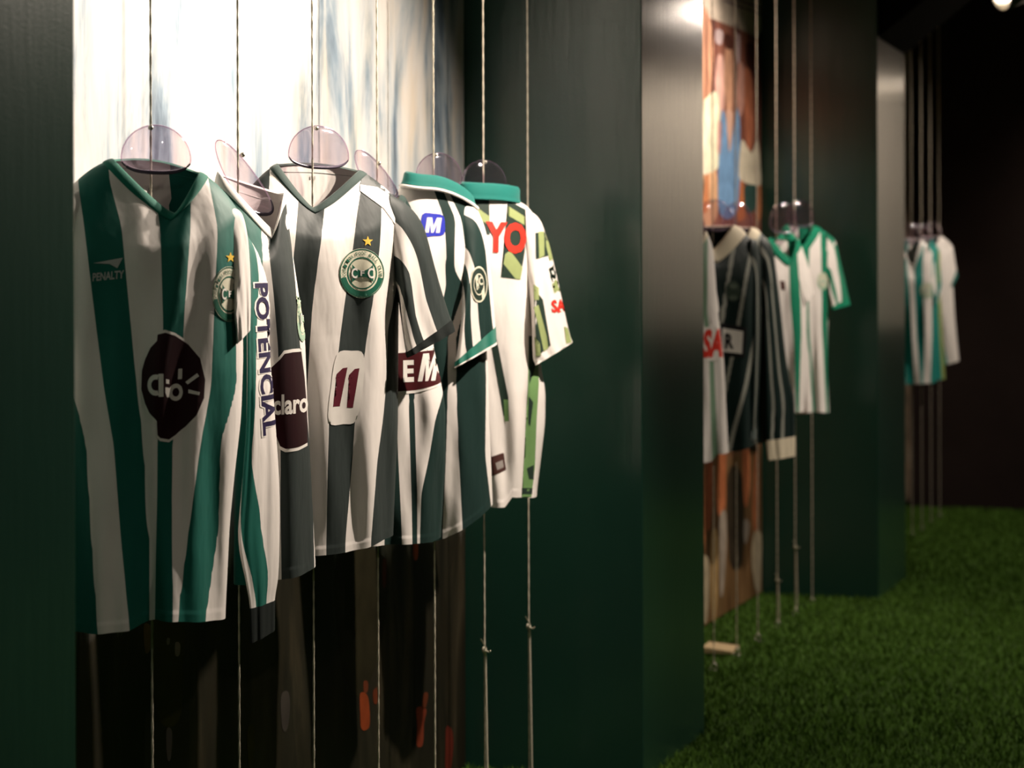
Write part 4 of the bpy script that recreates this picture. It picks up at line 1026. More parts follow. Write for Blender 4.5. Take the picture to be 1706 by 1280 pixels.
I_WHITE = ink('white', (0.78, 0.75, 0.70)); I_GREEN = ink('green', (0.010, 0.10, 0.06)); I_MAROON = ink('maroon', MAROON)
I_GOLD = ink('gold', (0.75, 0.50, 0.06)); I_NAVY = ink('navy', (0.018, 0.012, 0.05)); I_BLUE = ink('blue', (0.02, 0.03, 0.42))
I_RED = ink('red', (0.62, 0.035, 0.02)); I_OLIVE = ink('olive', (0.30, 0.36, 0.15)); I_DARK = ink('dark', (0.022, 0.040, 0.030))
I_LEAF = ink('leaf', (0.16, 0.30, 0.11)); I_CREAM = ink('cream', (0.66, 0.64, 0.50)); I_GREY = ink('grey', (0.42, 0.42, 0.41)); I_BLACK = ink('black', (0.008, 0.008, 0.009))
I_WINE = ink('wine', (0.11, 0.014, 0.025)); I_BOX = ink('box_maroon', (0.055, 0.007, 0.009)); I_PALE = ink('pale_green', (0.35, 0.52, 0.38)); I_BROWN = ink('brown', (0.07, 0.03, 0.025)); I_DGREY = ink('dull_white', (0.30, 0.27, 0.25))

def crest(j, cx, cz, r, bvh=None, parent=None, asp=1.0, star=None, off=0.0009, pale=False):
    g = I_PALE if pale else I_GREEN
    sq = lambda vf: move(vf, lambda p: (cx + (p[0] - cx) * asp, p[1]))
    L = [(*sq(disc(cx, cz, r, n=48)), I_CREAM)]
    L.append((*sq(merge(annulus(cx, cz, r * 0.72, r * 0.93, 192, 348), annulus(cx, cz, r * 0.60, r * 0.655, 0, 360), annulus(cx, cz, r * 0.945, r * 0.985, 0, 360))), g))
    ring = []
    word = 'CORITIBA FOOT BALL CLUB'
    for k, ch in enumerate(word):
        if ch == ' ': continue
        a = math.radians(186 - 192 * k / (len(word) - 1))
        ring.append(fit(text(ch, 1, 0.01), cx + r * 0.80 * math.cos(a), cz + r * 0.80 * math.sin(a), r * 0.10, r * 0.15, a - math.pi / 2))
    L.append((*sq(merge(*ring)), g))
    # band with concave edges and the letters
    up = [(cx + r * x, cz + r * (0.10 + 0.42 * x * x / 0.35)) for x in np.linspace(-0.54, 0.54, 13)]
    dn = [(cx + r * x, cz - r * (0.14 + 0.36 * x * x / 0.35)) for x in np.linspace(0.54, -0.54, 13)]
    clip = lambda p: p if math.hypot(p[0] - cx, p[1] - cz) < r * 0.6 else (cx + (p[0] - cx) * r * 0.6 / math.hypot(p[0] - cx, p[1] - cz), cz + (p[1] - cz) * r * 0.6 / math.hypot(p[0] - cx, p[1] - cz))
    pts = [clip(p) for p in up + dn]
    n = 13
    F = [(k, k + 1, 2 * n - 2 - k, 2 * n - 1 - k) for k in range(n - 1)]
    L.append((*sq((pts, F)), g))
    L.append((*sq(merge(fit(text('C', 1, 0.03), cx - r * 0.36, cz, r * 0.27, r * 0.42), fit(text('F', 1, 0.03), cx, cz, r * 0.18, r * 0.22), fit(text('C', 1, 0.03), cx + r * 0.36, cz, r * 0.27, r * 0.42))), I_WHITE))
    o = j.decal('crest', L, 'round green and cream club crest lettered CFC', bvh, parent, off, 0.0005, 0.004)
    if star:
        sx, sz, sr = star
        pts = [(sx + (sr if k % 2 == 0 else sr * 0.42) * math.sin(math.pi * k / 5), sz + (sr if k % 2 == 0 else sr * 0.42) * math.cos(math.pi * k / 5)) for k in range(10)]
        v = pts + [(sx, sz)]
        j.decal('star', [(v, [(k, (k + 1) % 10, 10) for k in range(10)], I_GOLD)], 'small gold star', bvh, parent, off)
    return o

RIB_GREEN = simple('rib_green', (0.008, 0.16, 0.11), 0.75, 0.15, bump=(500, 0.4, 0.001), sheen=0.2)
RIB_DARK = simple('rib_dark', (0.022, 0.050, 0.043), 0.75, 0.15, bump=(500, 0.4, 0.001), sheen=0.2)
RIB_WHITE = simple('rib_white', WHITE, 0.75, 0.15, bump=(500, 0.4, 0.001))
RIB_TEAL = simple('rib_teal', (0.004, 0.15, 0.125), 0.7, 0.15, bump=(500, 0.4, 0.001), sheen=0.2)
RIB_CREAM = simple('rib_cream', CREAM, 0.75, 0.15, bump=(500, 0.4, 0.001))
RIB_BLACK = simple('rib_black', (0.010, 0.014, 0.013), 0.75, 0.15, bump=(500, 0.4, 0.001))
RIB_BRIGHT = simple('rib_bright', (0.008, 0.22, 0.12), 0.75, 0.15, bump=(500, 0.4, 0.001))

FIRST = 'jerseys hanging in the first bay'; SECOND = 'jerseys hanging in the second bay'; THIRD = 'jerseys hanging in the far bay'
def M(key):
    """shorthand converters: none needed, tables are in metres"""
    return GARMENTS[key]

# --- first bay
def P(*q): return [(q[i], q[i + 1]) for i in range(0, len(q), 2)]

j1 = Jersey('s1', 'green and white striped jersey nearest the viewer with maroon lemon logo', 20, [GREEN, WHITE, GREEN, WHITE, GREEN, WHITE, GREEN, WHITE], FIRST, 1.0)
j1.collar(RIB_GREEN, 0.017)
W_CLOTH = fabric('white_cloth', [WHITE, WHITE, GREEN], seed=2.2)
j1.sleeve(0, W_CLOTH, [(0, 0.3, 0.995), (1, 0.3, 0.985)])
j1.sleeve(1, W_CLOTH, [(0, 0.3, 1.0), (1, 0.3, 1.0)])
lemon = P(0.0097, -0.2710, 0.0212, -0.2681, 0.0355, -0.2729, 0.0565, -0.2872, 0.0746, -0.3091, 0.0822, -0.3425, 0.0803, -0.3711, 0.0689, -0.3969, 0.0527, -0.4141, 0.0355, -0.4274, 0.0259, -0.4332, 0.0135, -0.4303, 0.0088, -0.4255, 0.0078, -0.4036, -0.0027, -0.3912, -0.0094, -0.3769, -0.0151, -0.3549, -0.0141, -0.3263, -0.0094, -0.3091, -0.0008, -0.2910, 0.0088, -0.2805)
lc = (0.0307, -0.3511)
big = [(lc[0] + (x - lc[0]) * 1.05, lc[1] + (z - lc[1]) * 1.055) for x, z in lemon]
rays = merge(*[poly(P(*q)) for q in [(0.0403, -0.3244, 0.0469, -0.3244, 0.0460, -0.3406, 0.0393, -0.3406), (0.0517, -0.3454, 0.0698, -0.3320, 0.0727, -0.3368, 0.0555, -0.3492), (0.0565, -0.3568, 0.0737, -0.3616, 0.0727, -0.3664, 0.0565, -0.3626)]])
word = merge(annulus(0.0069, -0.3483, 0.0086, 0.0162, 70, 290, asp=0.75), poly(P(0.0107, -0.3311, 0.0174, -0.3311, 0.0174, -0.3664, 0.0107, -0.3664)),
             poly(P(0.0212, -0.3397, 0.0259, -0.3406, 0.0259, -0.3473, 0.0212, -0.3463)), poly(P(0.0202, -0.3521, 0.0259, -0.3530, 0.0269, -0.3673, 0.0231, -0.3683, 0.0202, -0.3607)),
             annulus(0.0364, -0.3607, 0.0067, 0.0134, asp=0.85))
j1.decal('sponsor_print', [(*poly(big), I_WHITE), (*poly(lemon), I_MAROON), (*merge(rays, word), I_WHITE)], 'dark maroon lemon-shaped sponsor print with white lettering')
j1.decal('maker_print', [(*merge(poly(P(-0.0876, -0.1612, -0.0428, -0.1527, -0.0513, -0.1689, -0.0628, -0.1622)), fit(text('PENALTY', 1, 0.03), -0.0647, -0.1803, 0.0477, 0.0124, 0.10, 0.15)), I_GREY)], 'pale maker mark reading PENALTY')
crest(j1, 0.1214, -0.2089, 0.0439, asp=0.62, star=(0.1242, -0.1507, 0.0086))
j1.hanger('clear violet bust hanger in the nearest striped jersey', 0.110, 0.076, zc=0.006)
j1.decal('neck_label', [(*poly(P(-0.0132, -0.0315, 0.0116, -0.0315, 0.0116, -0.0496, -0.0132, -0.0496)), I_WHITE), (*fit(text('G', 1, 0.03), -0.0008, -0.0401, 0.0076, 0.0086), I_GREY)], 'small white neck label')

j2 = Jersey('s2', 'long-sleeved green and white striped jersey with lettering down the sleeve', 44, [GREEN, GREEN, WHITE, BLACKGREEN, WHITE], FIRST, 2.0)
j2.collar(RIB_WHITE, 0.020)
o2, bv2 = j2.sleeve(0, fabric('sleeve_cloth_s2', [WHITE, GREEN, WHITE], seed=4), [(0, 0.45, 0.9), (0.2, 0.42, 0.95), (0.4, 0.66, 1.0), (0.5, 0.8, 1.02), (0.6, 0.5, 0.98), (0.75, 0.32, 0.8), (0.9, 0.35, 0.75), (1, 0.35, 0.75)], RIB_BLACK)
j2.sleeve(1, fabric('sleeve_cloth_s2b', [WHITE, BLACKGREEN, WHITE], seed=5), [(0, 0.2, 0.6), (1, 0.2, 0.7)], RIB_BLACK)
t_ = text('POTENCIAL', 1, 0.035)
j2.decal('sleeve_print', [(*fit(text('POTENCIAL', 1, 0.06), 0.0366, -0.3054, 0.2597, 0.0280, math.radians(-87)), I_WHITE), (*fit(t_, 0.0366, -0.3054, 0.2555, 0.0229, math.radians(-87)), I_NAVY)], 'navy lettering POTENCIAL running down the sleeve', bv2, o2)
l2 = P(0.0626, -0.3085, 0.0699, -0.2992, 0.0844, -0.2971, 0.1000, -0.2971, 0.1062, -0.3428, 0.1104, -0.3948, 0.1114, -0.4581, 0.0938, -0.4623, 0.0720, -0.4633, 0.0626, -0.4581, 0.0553, -0.4405, 0.0533, -0.3999, 0.0470, -0.3636, 0.0460, -0.3231)
lc = (0.0803, -0.3802)
big = [(lc[0] + (x - lc[0]) * (1.06 if x < lc[0] else 1.0), lc[1] + (z - lc[1]) * 1.07) for x, z in l2]
j2.decal('sponsor_print', [(*poly(big), I_WHITE), (*poly(l2), I_MAROON), (*fit(text('claro', 1, 0.03), 0.0813, -0.3864, 0.0623, 0.0353), I_WHITE)], 'maroon lemon-shaped sponsor print lettered claro')
crest(j2, 0.1031, -0.2389, 0.0415, asp=0.26, pale=True)
j2.hanger('clear violet bust hanger tilted in the long-sleeved jersey', 0.058, 0.125, zc=-0.022, lean=-0.6)

j3 = Jersey('s3', 'black and white striped jersey with number eleven and round crest', 40, [BLACKGREEN, WHITE, BLACKGREEN, WHITE, BLACKGREEN, WHITE, BLACKGREEN], FIRST, 3.0)
j3.collar(RIB_DARK, 0.017)
SL3 = fabric('sleeve_cloth_s3', [BLACKGREEN, WHITE, BLACKGREEN, WHITE, BLACKGREEN], seed=6)
st3 = [(0, 0.02, 0.03, 0.30, 0.72), (0.3, 0.02, 0.1, 0.4, 0.66), (0.55, 0.0, 0.18, 0.32, 0.62), (0.8, 0.0, 0.2, 0.36, 0.66), (1, 0.0, 0.08, 0.4, 0.7)]
j3.sleeve(0, SL3, st3, RIB_BLACK); j3.sleeve(1, SL3, st3, RIB_BLACK)
DARK_CLOTH = fabric('dark_cloth', [(0.075, 0.085, 0.083), (0.075, 0.085, 0.083)], seed=7)
j3.decal('raglan_panel', [(*poly(P(0.0876, -0.0112, 0.1256, -0.0235, 0.1569, -0.0414, 0.1815, -0.0616, 0.1883, -0.0794, 0.1480, -0.0571, 0.1144, -0.0381, 0.0809, -0.0347)), DARK_CLOTH), (*poly(P(0.0809, -0.0347, 0.1144, -0.0381, 0.1480, -0.0571, 0.1815, -0.0772, 0.1659, -0.1398, 0.1480, -0.1085, 0.1256, -0.0783, 0.0809, -0.0470)), I_WHITE)], 'grey shoulder panel above a white raglan strip')
j3.decal('number_print', [(*poly(smooth_poly(P(0.0361, -0.3501, 0.0630, -0.3445, 0.0854, -0.3523, 0.0842, -0.4083, 0.0719, -0.4720, 0.0473, -0.4787, 0.0205, -0.4720, 0.0250, -0.4083), 4)), I_WHITE), (*merge(poly(P(0.0462, -0.3758, 0.0552, -0.3747, 0.0406, -0.4452, 0.0283, -0.4452, 0.0395, -0.3926, 0.0328, -0.3948, 0.0350, -0.3859)), poly(P(0.0686, -0.3781, 0.0775, -0.3769, 0.0652, -0.4496, 0.0540, -0.4485, 0.0630, -0.3948, 0.0563, -0.3971, 0.0585, -0.3881))), I_WINE)], 'wine red number eleven on a white oval')
crest(j3, 0.0831, -0.2014, 0.0459, asp=0.93, star=(0.0943, -0.1421, 0.0101))
j3.hanger('clear violet bust hanger in the jersey numbered eleven', 0.112, 0.078, zc=0.018)
j3.decal('neck_label', [(*fit(text('M', 1, 0.02), -0.0075, -0.0202, 0.0101, 0.0067), I_GREY)], 'small grey size mark inside the neck')

j4 = Jersey('s4', 'white and dark striped jersey with white letters E M on a maroon box', 36, [WHITE, DARK, WHITE, DARK, WHITE, DARK], FIRST, 4.0)
j4.collar(RIB_DARK, 0.016)
SL4 = fabric('sleeve_cloth_s4', [WHITE, DARK, WHITE], seed=8)
j4.sleeve(0, SL4, [(0, 0.3, 0.7), (1, 0.3, 0.7)], RIB_DARK); j4.sleeve(1, SL4, [(0, 0.3, 0.7), (1, 0.3, 0.7)], RIB_DARK)
bx4 = P(0.0099, -0.3229, 0.0577, -0.3205, 0.1259, -0.3181, 0.1223, -0.3851, 0.0996, -0.3911, 0.0697, -0.3959, 0.0099, -0.3971)
j4.decal('sponsor_print', [(*poly(P(0.0099, -0.3181, 0.1283, -0.3133, 0.1247, -0.3887, 0.0996, -0.3959, 0.0697, -0.4019, 0.0099, -0.4031)), I_WHITE), (*poly(bx4), I_BOX), (*merge(fit(text('E', 1, 0.04), 0.0565, -0.3576, 0.0215, 0.0431), letter_m(0.0984, -0.3516, 0.0359, 0.0550, 0.20)), I_WHITE)], 'white letters E M on a maroon box')
j4.hanger('clear violet bust hanger tilted behind the jersey numbered eleven', 0.058, 0.095, zc=0.012, lean=-0.6)

j5 = Jersey('s5', 'dark green and white striped jersey with teal collar and blue badge', 36, [WHITE, WHITE, DARK, WHITE, DARK, WHITE, DARK], FIRST, 5.0)
j5.polo_collar(RIB_TEAL, 0.020, 1.20, 0.006, RIB_WHITE)
SL5 = fabric('sleeve_cloth_s5', [WHITE, DARK, WHITE, DARK, WHITE], seed=9)
st5 = [(0, 0.1, 0.3, 0.45, 0.85), (0.5, 0.15, 0.35, 0.55, 0.9), (1, 0.38, 0.5, 0.68, 0.98)]
o5, bv5 = j5.sleeve(0, SL5, st5, RIB_GREEN, RIB_WHITE); j5.sleeve(1, SL5, st5, RIB_GREEN, RIB_WHITE)
j5.decal('badge_print', [(*poly(smooth_poly(P(-0.0290, -0.0690, -0.0061, -0.0664, 0.0144, -0.0703, 0.0182, -0.0894, 0.0157, -0.1098, -0.0061, -0.1137, -0.0290, -0.1124), 3)), I_BLUE), (*letter_m(-0.0061, -0.0907, 0.0306, 0.0319, 0.15), I_WHITE)], 'blue badge with a white letter M')
j5.decal('crest', [(*disc(0.0897, -0.2146, 0.0166, 0.0370), I_DARK), (*merge(annulus(0.0897, -0.2146, 0.0345, 0.0383, asp=0.48), annulus(0.0897, -0.2146, 0.0204, 0.0230, asp=0.48), poly(P(0.0948, -0.2299, 0.1012, -0.2171, 0.1025, -0.2401, 0.0961, -0.2465)), poly(P(0.0821, -0.1992, 0.0872, -0.1941, 0.0897, -0.2222, 0.0846, -0.2273)), fit(text('C', 1, 0.03), 0.0936, -0.2069, 0.0089, 0.0179)), I_CREAM)], 'crest outlined in cream on dark cloth', bv5, o5)
j5.hanger('clear violet bust hanger in the jersey with the blue badge', 0.098, 0.075, zc=0.012)

j6 = Jersey('s6', 'white jersey with green camouflage panels and red lettering beside the pillar', 32, [WHITE, WHITE, WHITE], FIRST, 6.0)
j6.polo_collar(RIB_TEAL, 0.030, 1.14, 0.006)
o6, bv6 = j6.sleeve(0, fabric('white_cloth_b', [WHITE, WHITE], seed=10), None); j6.sleeve(1, fabric('white_cloth_b', [WHITE, WHITE], seed=10), None)
j6.decal('camouflage_panel', [
    (*merge(poly(P(-0.0315, -0.0027, 0.0079, -0.0027, 0.0092, -0.0841, -0.0125, -0.0882, -0.0287, -0.0407)), poly(P(0.0500, -0.0054, 0.0934, -0.0272, 0.0879, -0.1221, 0.0771, -0.1845, 0.0337, -0.1791, 0.0445, -0.1221))), I_DARK),
    (*merge(poly(P(-0.0192, -0.0244, 0.0079, -0.0434, 0.0079, -0.0651, -0.0233, -0.0434)), poly(P(0.0500, -0.0190, 0.0907, -0.0434, 0.0893, -0.0624, 0.0500, -0.0407)), poly(P(0.0432, -0.1276, 0.0540, -0.1194, 0.0825, -0.1574, 0.0771, -0.1845, 0.0662, -0.1832, 0.0391, -0.1493))), I_OLIVE)], 'dark and olive camouflage panels')
j6.decal('lettering_print', [(*fit(text('YO', 1, 0.05), 0.0445, -0.0909, 0.0923, 0.0706, -0.03), I_RED)], 'large red lettering YO', off=0.0022)
j6.decal('side_panel', [
    (*poly(P(0.0961, -0.3121, 0.1178, -0.3121, 0.1191, -0.4206, 0.1137, -0.5020, 0.1097, -0.6106, 0.1015, -0.6757, 0.0798, -0.6743, 0.0879, -0.6106, 0.0934, -0.5020, 0.0947, -0.4206)), I_LEAF),
    (*merge(poly(P(0.0961, -0.3121, 0.1178, -0.3121, 0.1164, -0.3663, 0.0974, -0.4206)), poly(P(0.0961, -0.4478, 0.1056, -0.4613, 0.0988, -0.5156, 0.0947, -0.5088)), poly(P(0.0907, -0.6106, 0.1069, -0.6038, 0.1069, -0.6377, 0.0961, -0.6350)), poly(P(0.0798, -0.6540, 0.1042, -0.6567, 0.1029, -0.6703, 0.0798, -0.6676))), I_DARK)], 'green camouflage side panel')
j6.decal('back_strip', [(*poly(P(0.0092, -0.3121, 0.0228, -0.3121, 0.0500, -0.4478, 0.0513, -0.5020, 0.0391, -0.4885)), I_DARK), (*poly(P(0.0391, -0.4532, 0.0500, -0.4532, 0.0513, -0.5020, 0.0418, -0.5020)), I_LEAF)])
j6.decal('hem_patch', [(*poly(P(-0.0016, -0.5834, 0.0391, -0.5726, 0.0445, -0.6106, 0.0065, -0.6268)), I_BROWN), (*poly(P(0.0201, -0.5943, 0.0364, -0.5889, 0.0391, -0.6051, 0.0242, -0.6106)), I_DGREY)], 'small brown patch near the hem')
j6.decal('sleeve_print', [
    (*merge(poly(P(0.1124, -0.0787, 0.1449, -0.0760, 0.1517, -0.1276, 0.1137, -0.1384)), poly(P(0.1083, -0.2035, 0.1286, -0.2307, 0.1463, -0.3338, 0.1137, -0.3582)), poly(P(0.1531, -0.1493, 0.1612, -0.1588, 0.1707, -0.1873, 0.1571, -0.1818))), I_DARK),
    (*merge(poly(P(0.1191, -0.0760, 0.1327, -0.0746, 0.1327, -0.1303, 0.1205, -0.1371)), poly(P(0.1083, -0.1954, 0.1191, -0.2035, 0.1191, -0.2307, 0.1097, -0.2307)), poly(P(0.1083, -0.2469, 0.1178, -0.2415, 0.1368, -0.3121, 0.1409, -0.3392, 0.1300, -0.3474)), poly(P(0.1097, -0.3121, 0.1205, -0.3284, 0.1232, -0.3555, 0.1124, -0.3582)), poly(P(0.1354, -0.0787, 0.1422, -0.0923, 0.1531, -0.1384, 0.1449, -0.1411, 0.1368, -0.1086)), poly(P(0.1558, -0.1845, 0.1721, -0.1913, 0.1748, -0.2117, 0.1571, -0.2090)), poly(P(0.1788, -0.2917, 0.1870, -0.2958, 0.1965, -0.3284, 0.1829, -0.3311))), I_OLIVE),
    (*fit(text('SA', 1, 0.04), 0.1653, -0.2442, 0.0339, 0.0285, 0.08), I_RED)], 'camouflage patches and red lettering on the sleeve', bv6, o6)
j6.hanger('clear violet bust hanger in the white jersey beside the pillar', 0.10, 0.075, zc=0.032, dx=-0.012)

# --- second bay
LINE = (0.28, 0.29, 0.25)
ja = Jersey('a', 'white jersey half hidden behind the second pillar with red sponsor letters', 34, [WHITE, DARK, WHITE, DARK, WHITE, (0.2, 0.33, 0.22), WHITE], SECOND, 7.0)
ja.collar(RIB_CREAM, 0.018)
ja.sleeve(0, fabric('white_cloth_b', [WHITE, WHITE]), None)
ja.decal('sponsor_print', [(*poly(P(0.0252, -0.2659, 0.1090, -0.2641, 0.1090, -0.3661, 0.0252, -0.3697)), I_WHITE), (*fit(text('SA', 1, 0.05), 0.0762, -0.3151, 0.0656, 0.0874, 0, 0.1), I_RED)], 'red sponsor letters on white')
ja.hanger('clear violet bust hanger half hidden behind the second pillar', 0.10, 0.10, zc=0.03)

jb = Jersey('b', 'dark green jersey with thin white stripes and wide cream collar', 34, [DEEP, LINE, DEEP, LINE, DEEP, LINE, DEEP, LINE, DEEP], SECOND, 8.0)
jb.collar(RIB_CREAM, 0.050, 0.005)
jb.sleeve(0, fabric('sleeve_cloth_b', [DEEP, LINE, DEEP], seed=3), [(0, 0.45, 0.6), (1, 0.45, 0.6)], RIB_DARK)
jb.decal('sponsor_print', [(*poly(P(0.0232, -0.2701, 0.1050, -0.2853, 0.0993, -0.3823, 0.0232, -0.3747)), I_BLACK), (*poly(P(0.0289, -0.2872, 0.0936, -0.2986, 0.0898, -0.3690, 0.0308, -0.3614)), I_WHITE), (*fit(text('R', 1, 0.05), 0.0498, -0.3291, 0.0285, 0.0495), I_BLACK)], 'white box with black frame and letter R')
jb.decal('crest', [(*disc(0.0632, -0.1712, 0.0228, 0.0342), ink('faint', (0.035, 0.055, 0.04))), (*merge(disc(0.0632, -0.1560, 0.0133, 0.0095), disc(0.0632, -0.1921, 0.0133, 0.0076)), ink('fainter', (0.10, 0.13, 0.10)))], 'faint grey-green crest')
jb.hanger('clear violet bust hanger in the dark jersey with the cream collar', 0.12, 0.10, zc=0.047)

jc = Jersey('c', 'dark green long-sleeved jersey with cream cuff in the second bay', 34, [DEEP, LINE, DEEP, LINE, DEEP, LINE, DEEP], SECOND, 9.0)
jc.collar(RIB_CREAM, 0.035, 0.005)
jc.sleeve(0, fabric('sleeve_cloth_c', [DEEP, LINE, DEEP, LINE, DEEP], seed=3), [(0, 0.30, 0.36, 0.75, 0.85), (0.3, 0.25, 0.30, 0.62, 0.68), (0.6, 0.28, 0.36, 0.62, 0.68), (1, 0.05, 0.10, 0.45, 0.53)], RIB_CREAM)
jc.hanger('clear violet bust hanger in the dark jersey with the cream cuff', 0.10, 0.10, zc=0.05)

jd = Jersey('d', 'white jersey with one broad green stripe beside the dark jerseys', 34, [WHITE, BRIGHT, WHITE, BRIGHT, WHITE], SECOND, 10.0)
jd.collar(RIB_BRIGHT, 0.03, 0.005)
jd.sleeve(0, fabric('white_cloth_b', [WHITE, WHITE]), None); jd.sleeve(1, fabric('white_cloth_b', [WHITE, WHITE]), None)
jd.decal('maker_print', [(*poly(P(0.0162, -0.1154, 0.0333, -0.1176, 0.0354, -0.1496, 0.0205, -0.1475)), I_BROWN)], 'small dark maker mark')
jd.hanger('clear violet bust hanger in the jersey with one broad green stripe', 0.10, 0.11, zc=0.085)

je = Jersey('e', 'bright green and white short-sleeved jersey last in the second bay', 34, [BRIGHT, WHITE, BRIGHT, WHITE, BRIGHT, WHITE], SECOND, 11.0)
je.collar(RIB_BRIGHT, 0.03, 0.005)
SLE = fabric('sleeve_cloth_e', [WHITE, BRIGHT, WHITE, BRIGHT], seed=3)
je.sleeve(0, SLE, [(0, 0.1, 0.3, 0.9), (0.6, 0.2, 0.4, 0.75), (1, 0.3, 0.4, 0.55)], RIB_BRIGHT); je.sleeve(1, SLE, [(0, 0.3, 0.6, 0.9), (1, 0.3, 0.5, 0.6)], RIB_BRIGHT)
crest(je, 0.1007, -0.1647, 0.0334, asp=0.6, pale=True)
je.hanger('clear violet bust hanger in the last jersey of the second bay', 0.10, 0.10, zc=0.065)

# --- far bay
jf = Jersey('f', 'teal and white striped jersey with pale crest in the far bay', 32, [TEAL, WHITE, TEAL, WHITE, TEAL, WHITE, TEAL], THIRD, 12.0)
jf.collar(RIB_WHITE, 0.02)
SLF = fabric('sleeve_cloth_f', [TEAL, WHITE, TEAL], seed=3)
jf.sleeve(0, SLF, [(0, 0.2, 0.9), (1, 0.3, 0.7)], RIB_TEAL); jf.sleeve(1, SLF, [(0, 0.3, 0.7), (1, 0.3, 0.7)], RIB_TEAL)
crest(jf, 0.0742, -0.2375, 0.0381, asp=0.9, pale=True)
jf.hanger('clear violet bust hanger in the nearest jersey of the far bay', 0.10, 0.10, zc=0.02)
jg = Jersey('g', 'teal jersey between two others in the far bay', 32, [TEAL, WHITE, TEAL, TEAL, (0.25, 0.32, 0.10)], THIRD, 13.0)
jg.collar(RIB_TEAL, 0.02)
jg.sleeve(0, fabric('sleeve_cloth_g', [TEAL, TEAL], seed=3), None, RIB_WHITE)
jg.hanger('clear violet bust hanger in the middle jersey of the far bay', 0.10, 0.10, zc=0.03)
jh = Jersey('h', 'white jersey with teal sleeve cuff nearest the dark back wall', 32, [TEAL, WHITE, TEAL, WHITE, WHITE], THIRD, 14.0)
jh.collar(RIB_WHITE, 0.03, 0.005)
jh.sleeve(0, fabric('white_cloth_b', [WHITE, WHITE]), None, RIB_TEAL)
jh.hanger('clear violet bust hanger in the jersey nearest the back wall', 0.10, 0.10, zc=0.03)


# ------------------------------------------------------------------ cords
def cord(y, label, knot=None, tail=False, seed=0):
    root = empty('hanging_cord', (ROPE_X, y, 0))
    tag(root, label, 'cord', 'cream cords from ceiling to floor')
    rs = random.Random(seed)
    bm = bmesh.new()
    # two twisted strands
    top = TOP - 0.005
    steps = 220
    for ph in (0, math.pi):
        pts = []
        for i in range(steps + 1):
            z = 0.02 + (top - 0.02) * i / steps
            a = ph + i * 1.3
            pts.append((0.0007 * math.cos(a), 0.0007 * math.sin(a), z))
        tube(bm, pts, 0.0014, 6)
    bm_obj('strands', bm, ROPE, root, True)
    bm = bmesh.new()
    tube(bm, [(0, 0, 0), (0, 0, 0.004)], 0.016, 16)
    ring = [(0.009 * math.cos(a), 0, 0.013 + 0.009 * math.sin(a)) for a in np.linspace(0, 2 * math.pi, 17)]
    tube(bm, ring, 0.002, 6, False)
    bm_obj('floor_eye', bm, BRASS, root, True)
    if knot:
        bm = bmesh.new()
        bmesh.ops.create_icosphere(bm, subdivisions=2, radius=0.006, matrix=Matrix.Translation((0, -0.002, knot)) @ Matrix.Diagonal((1, 1, 1.4, 1)))
        tube(bm, [(0, -0.003, knot), (0.006, -0.01, knot + 0.006), (-0.004, -0.014, knot + 0.026)], 0.0016, 6)
        tube(bm, [(0, -0.003, knot), (0.014, -0.008, knot - 0.004), (0.018, -0.012, knot + 0.001)], 0.0016, 6)
        bm_obj('knot', bm, ROPE, root, True)
        bm = bmesh.new()
        pts = [(0.003 + 0.006 * (1 - z / knot) * (z > 0.03), -0.003, z) for z in np.linspace(0.025, knot, 12)]
        tube(bm, pts, 0.0022, 6)
        bm_obj('doubled_end', bm, ROPE, root, True)

n1 = ['carrying the nearest striped jersey', 'carrying the long-sleeved jersey', 'carrying the jersey numbered eleven', 'carrying the jersey with the maroon sponsor box',
      'carrying the striped jersey with the green collar', 'carrying the white jersey with red lettering', 'with nothing on it, between the white jersey and the pillar']
for i, t in enumerate(n1):
    cord(3.150 + 0.3125 * i, 'cream cord ' + t, {5: 0.392, 6: 0.40}.get(i), seed=i)
n2 = ['beside the second pillar, mostly hidden', 'carrying the dark jersey with the cream collar', 'carrying the dark jersey with the cream cuff', 'behind the dark jerseys, in front of the team mural',
      'carrying the white and green jersey before the last one in the second bay', 'carrying the last jersey of the second bay', 'with nothing on it, beside the third pillar']
for i, t in enumerate(n2):
    if i == 0: pass
    cord(6.545 + 0.3142 * i, 'cream cord ' + t, {4: 0.17, 5: 0.255}.get(i), seed=20 + i)
n3 = ['carrying the nearest teal jersey of the far bay', 'carrying the middle jersey of the far bay', 'carrying the last jersey of the far bay', 'with nothing on it, nearest the back wall']
for i, t in enumerate(n3):
    cord(10.89 + 0.3125 * i, 'cream cord ' + t, seed=40 + i)

# small caption wedge on the turf
root = empty('caption_block', (-1.75, 7.18, 0.0), 0.05)
tag(root, 'small cream caption block lying on the turf under the dark jerseys', 'caption block')
vs = [(-0.05, -0.07, 0.012), (0.05, -0.07, 0.012), (0.05, 0.07, 0.012), (-0.05, 0.07, 0.012), (-0.05, -0.07, 0.03), (0.05, -0.07, 0.02), (0.05, 0.07, 0.02), (-0.05, 0.07, 0.03)]
mesh_obj('block', vs, [(3, 2, 1, 0), (4, 5, 6, 7), (0, 1, 5, 4), (1, 2, 6, 5), (2, 3, 7, 6), (3, 0, 4, 7)], simple('caption_cream', (0.6, 0.46, 0.26), 0.6), root)
vs = [(x, y, z + 0.0008) for x, y, z in [(-0.052, 0.055, 0.0303), (0.052, 0.055, 0.0203), (0.052, 0.066, 0.0203), (-0.052, 0.066, 0.0303)]]
mesh_obj('edge_band', vs, [(0, 1, 2, 3)], simple('caption_dark', (0.12, 0.05, 0.03), 0.6), root)

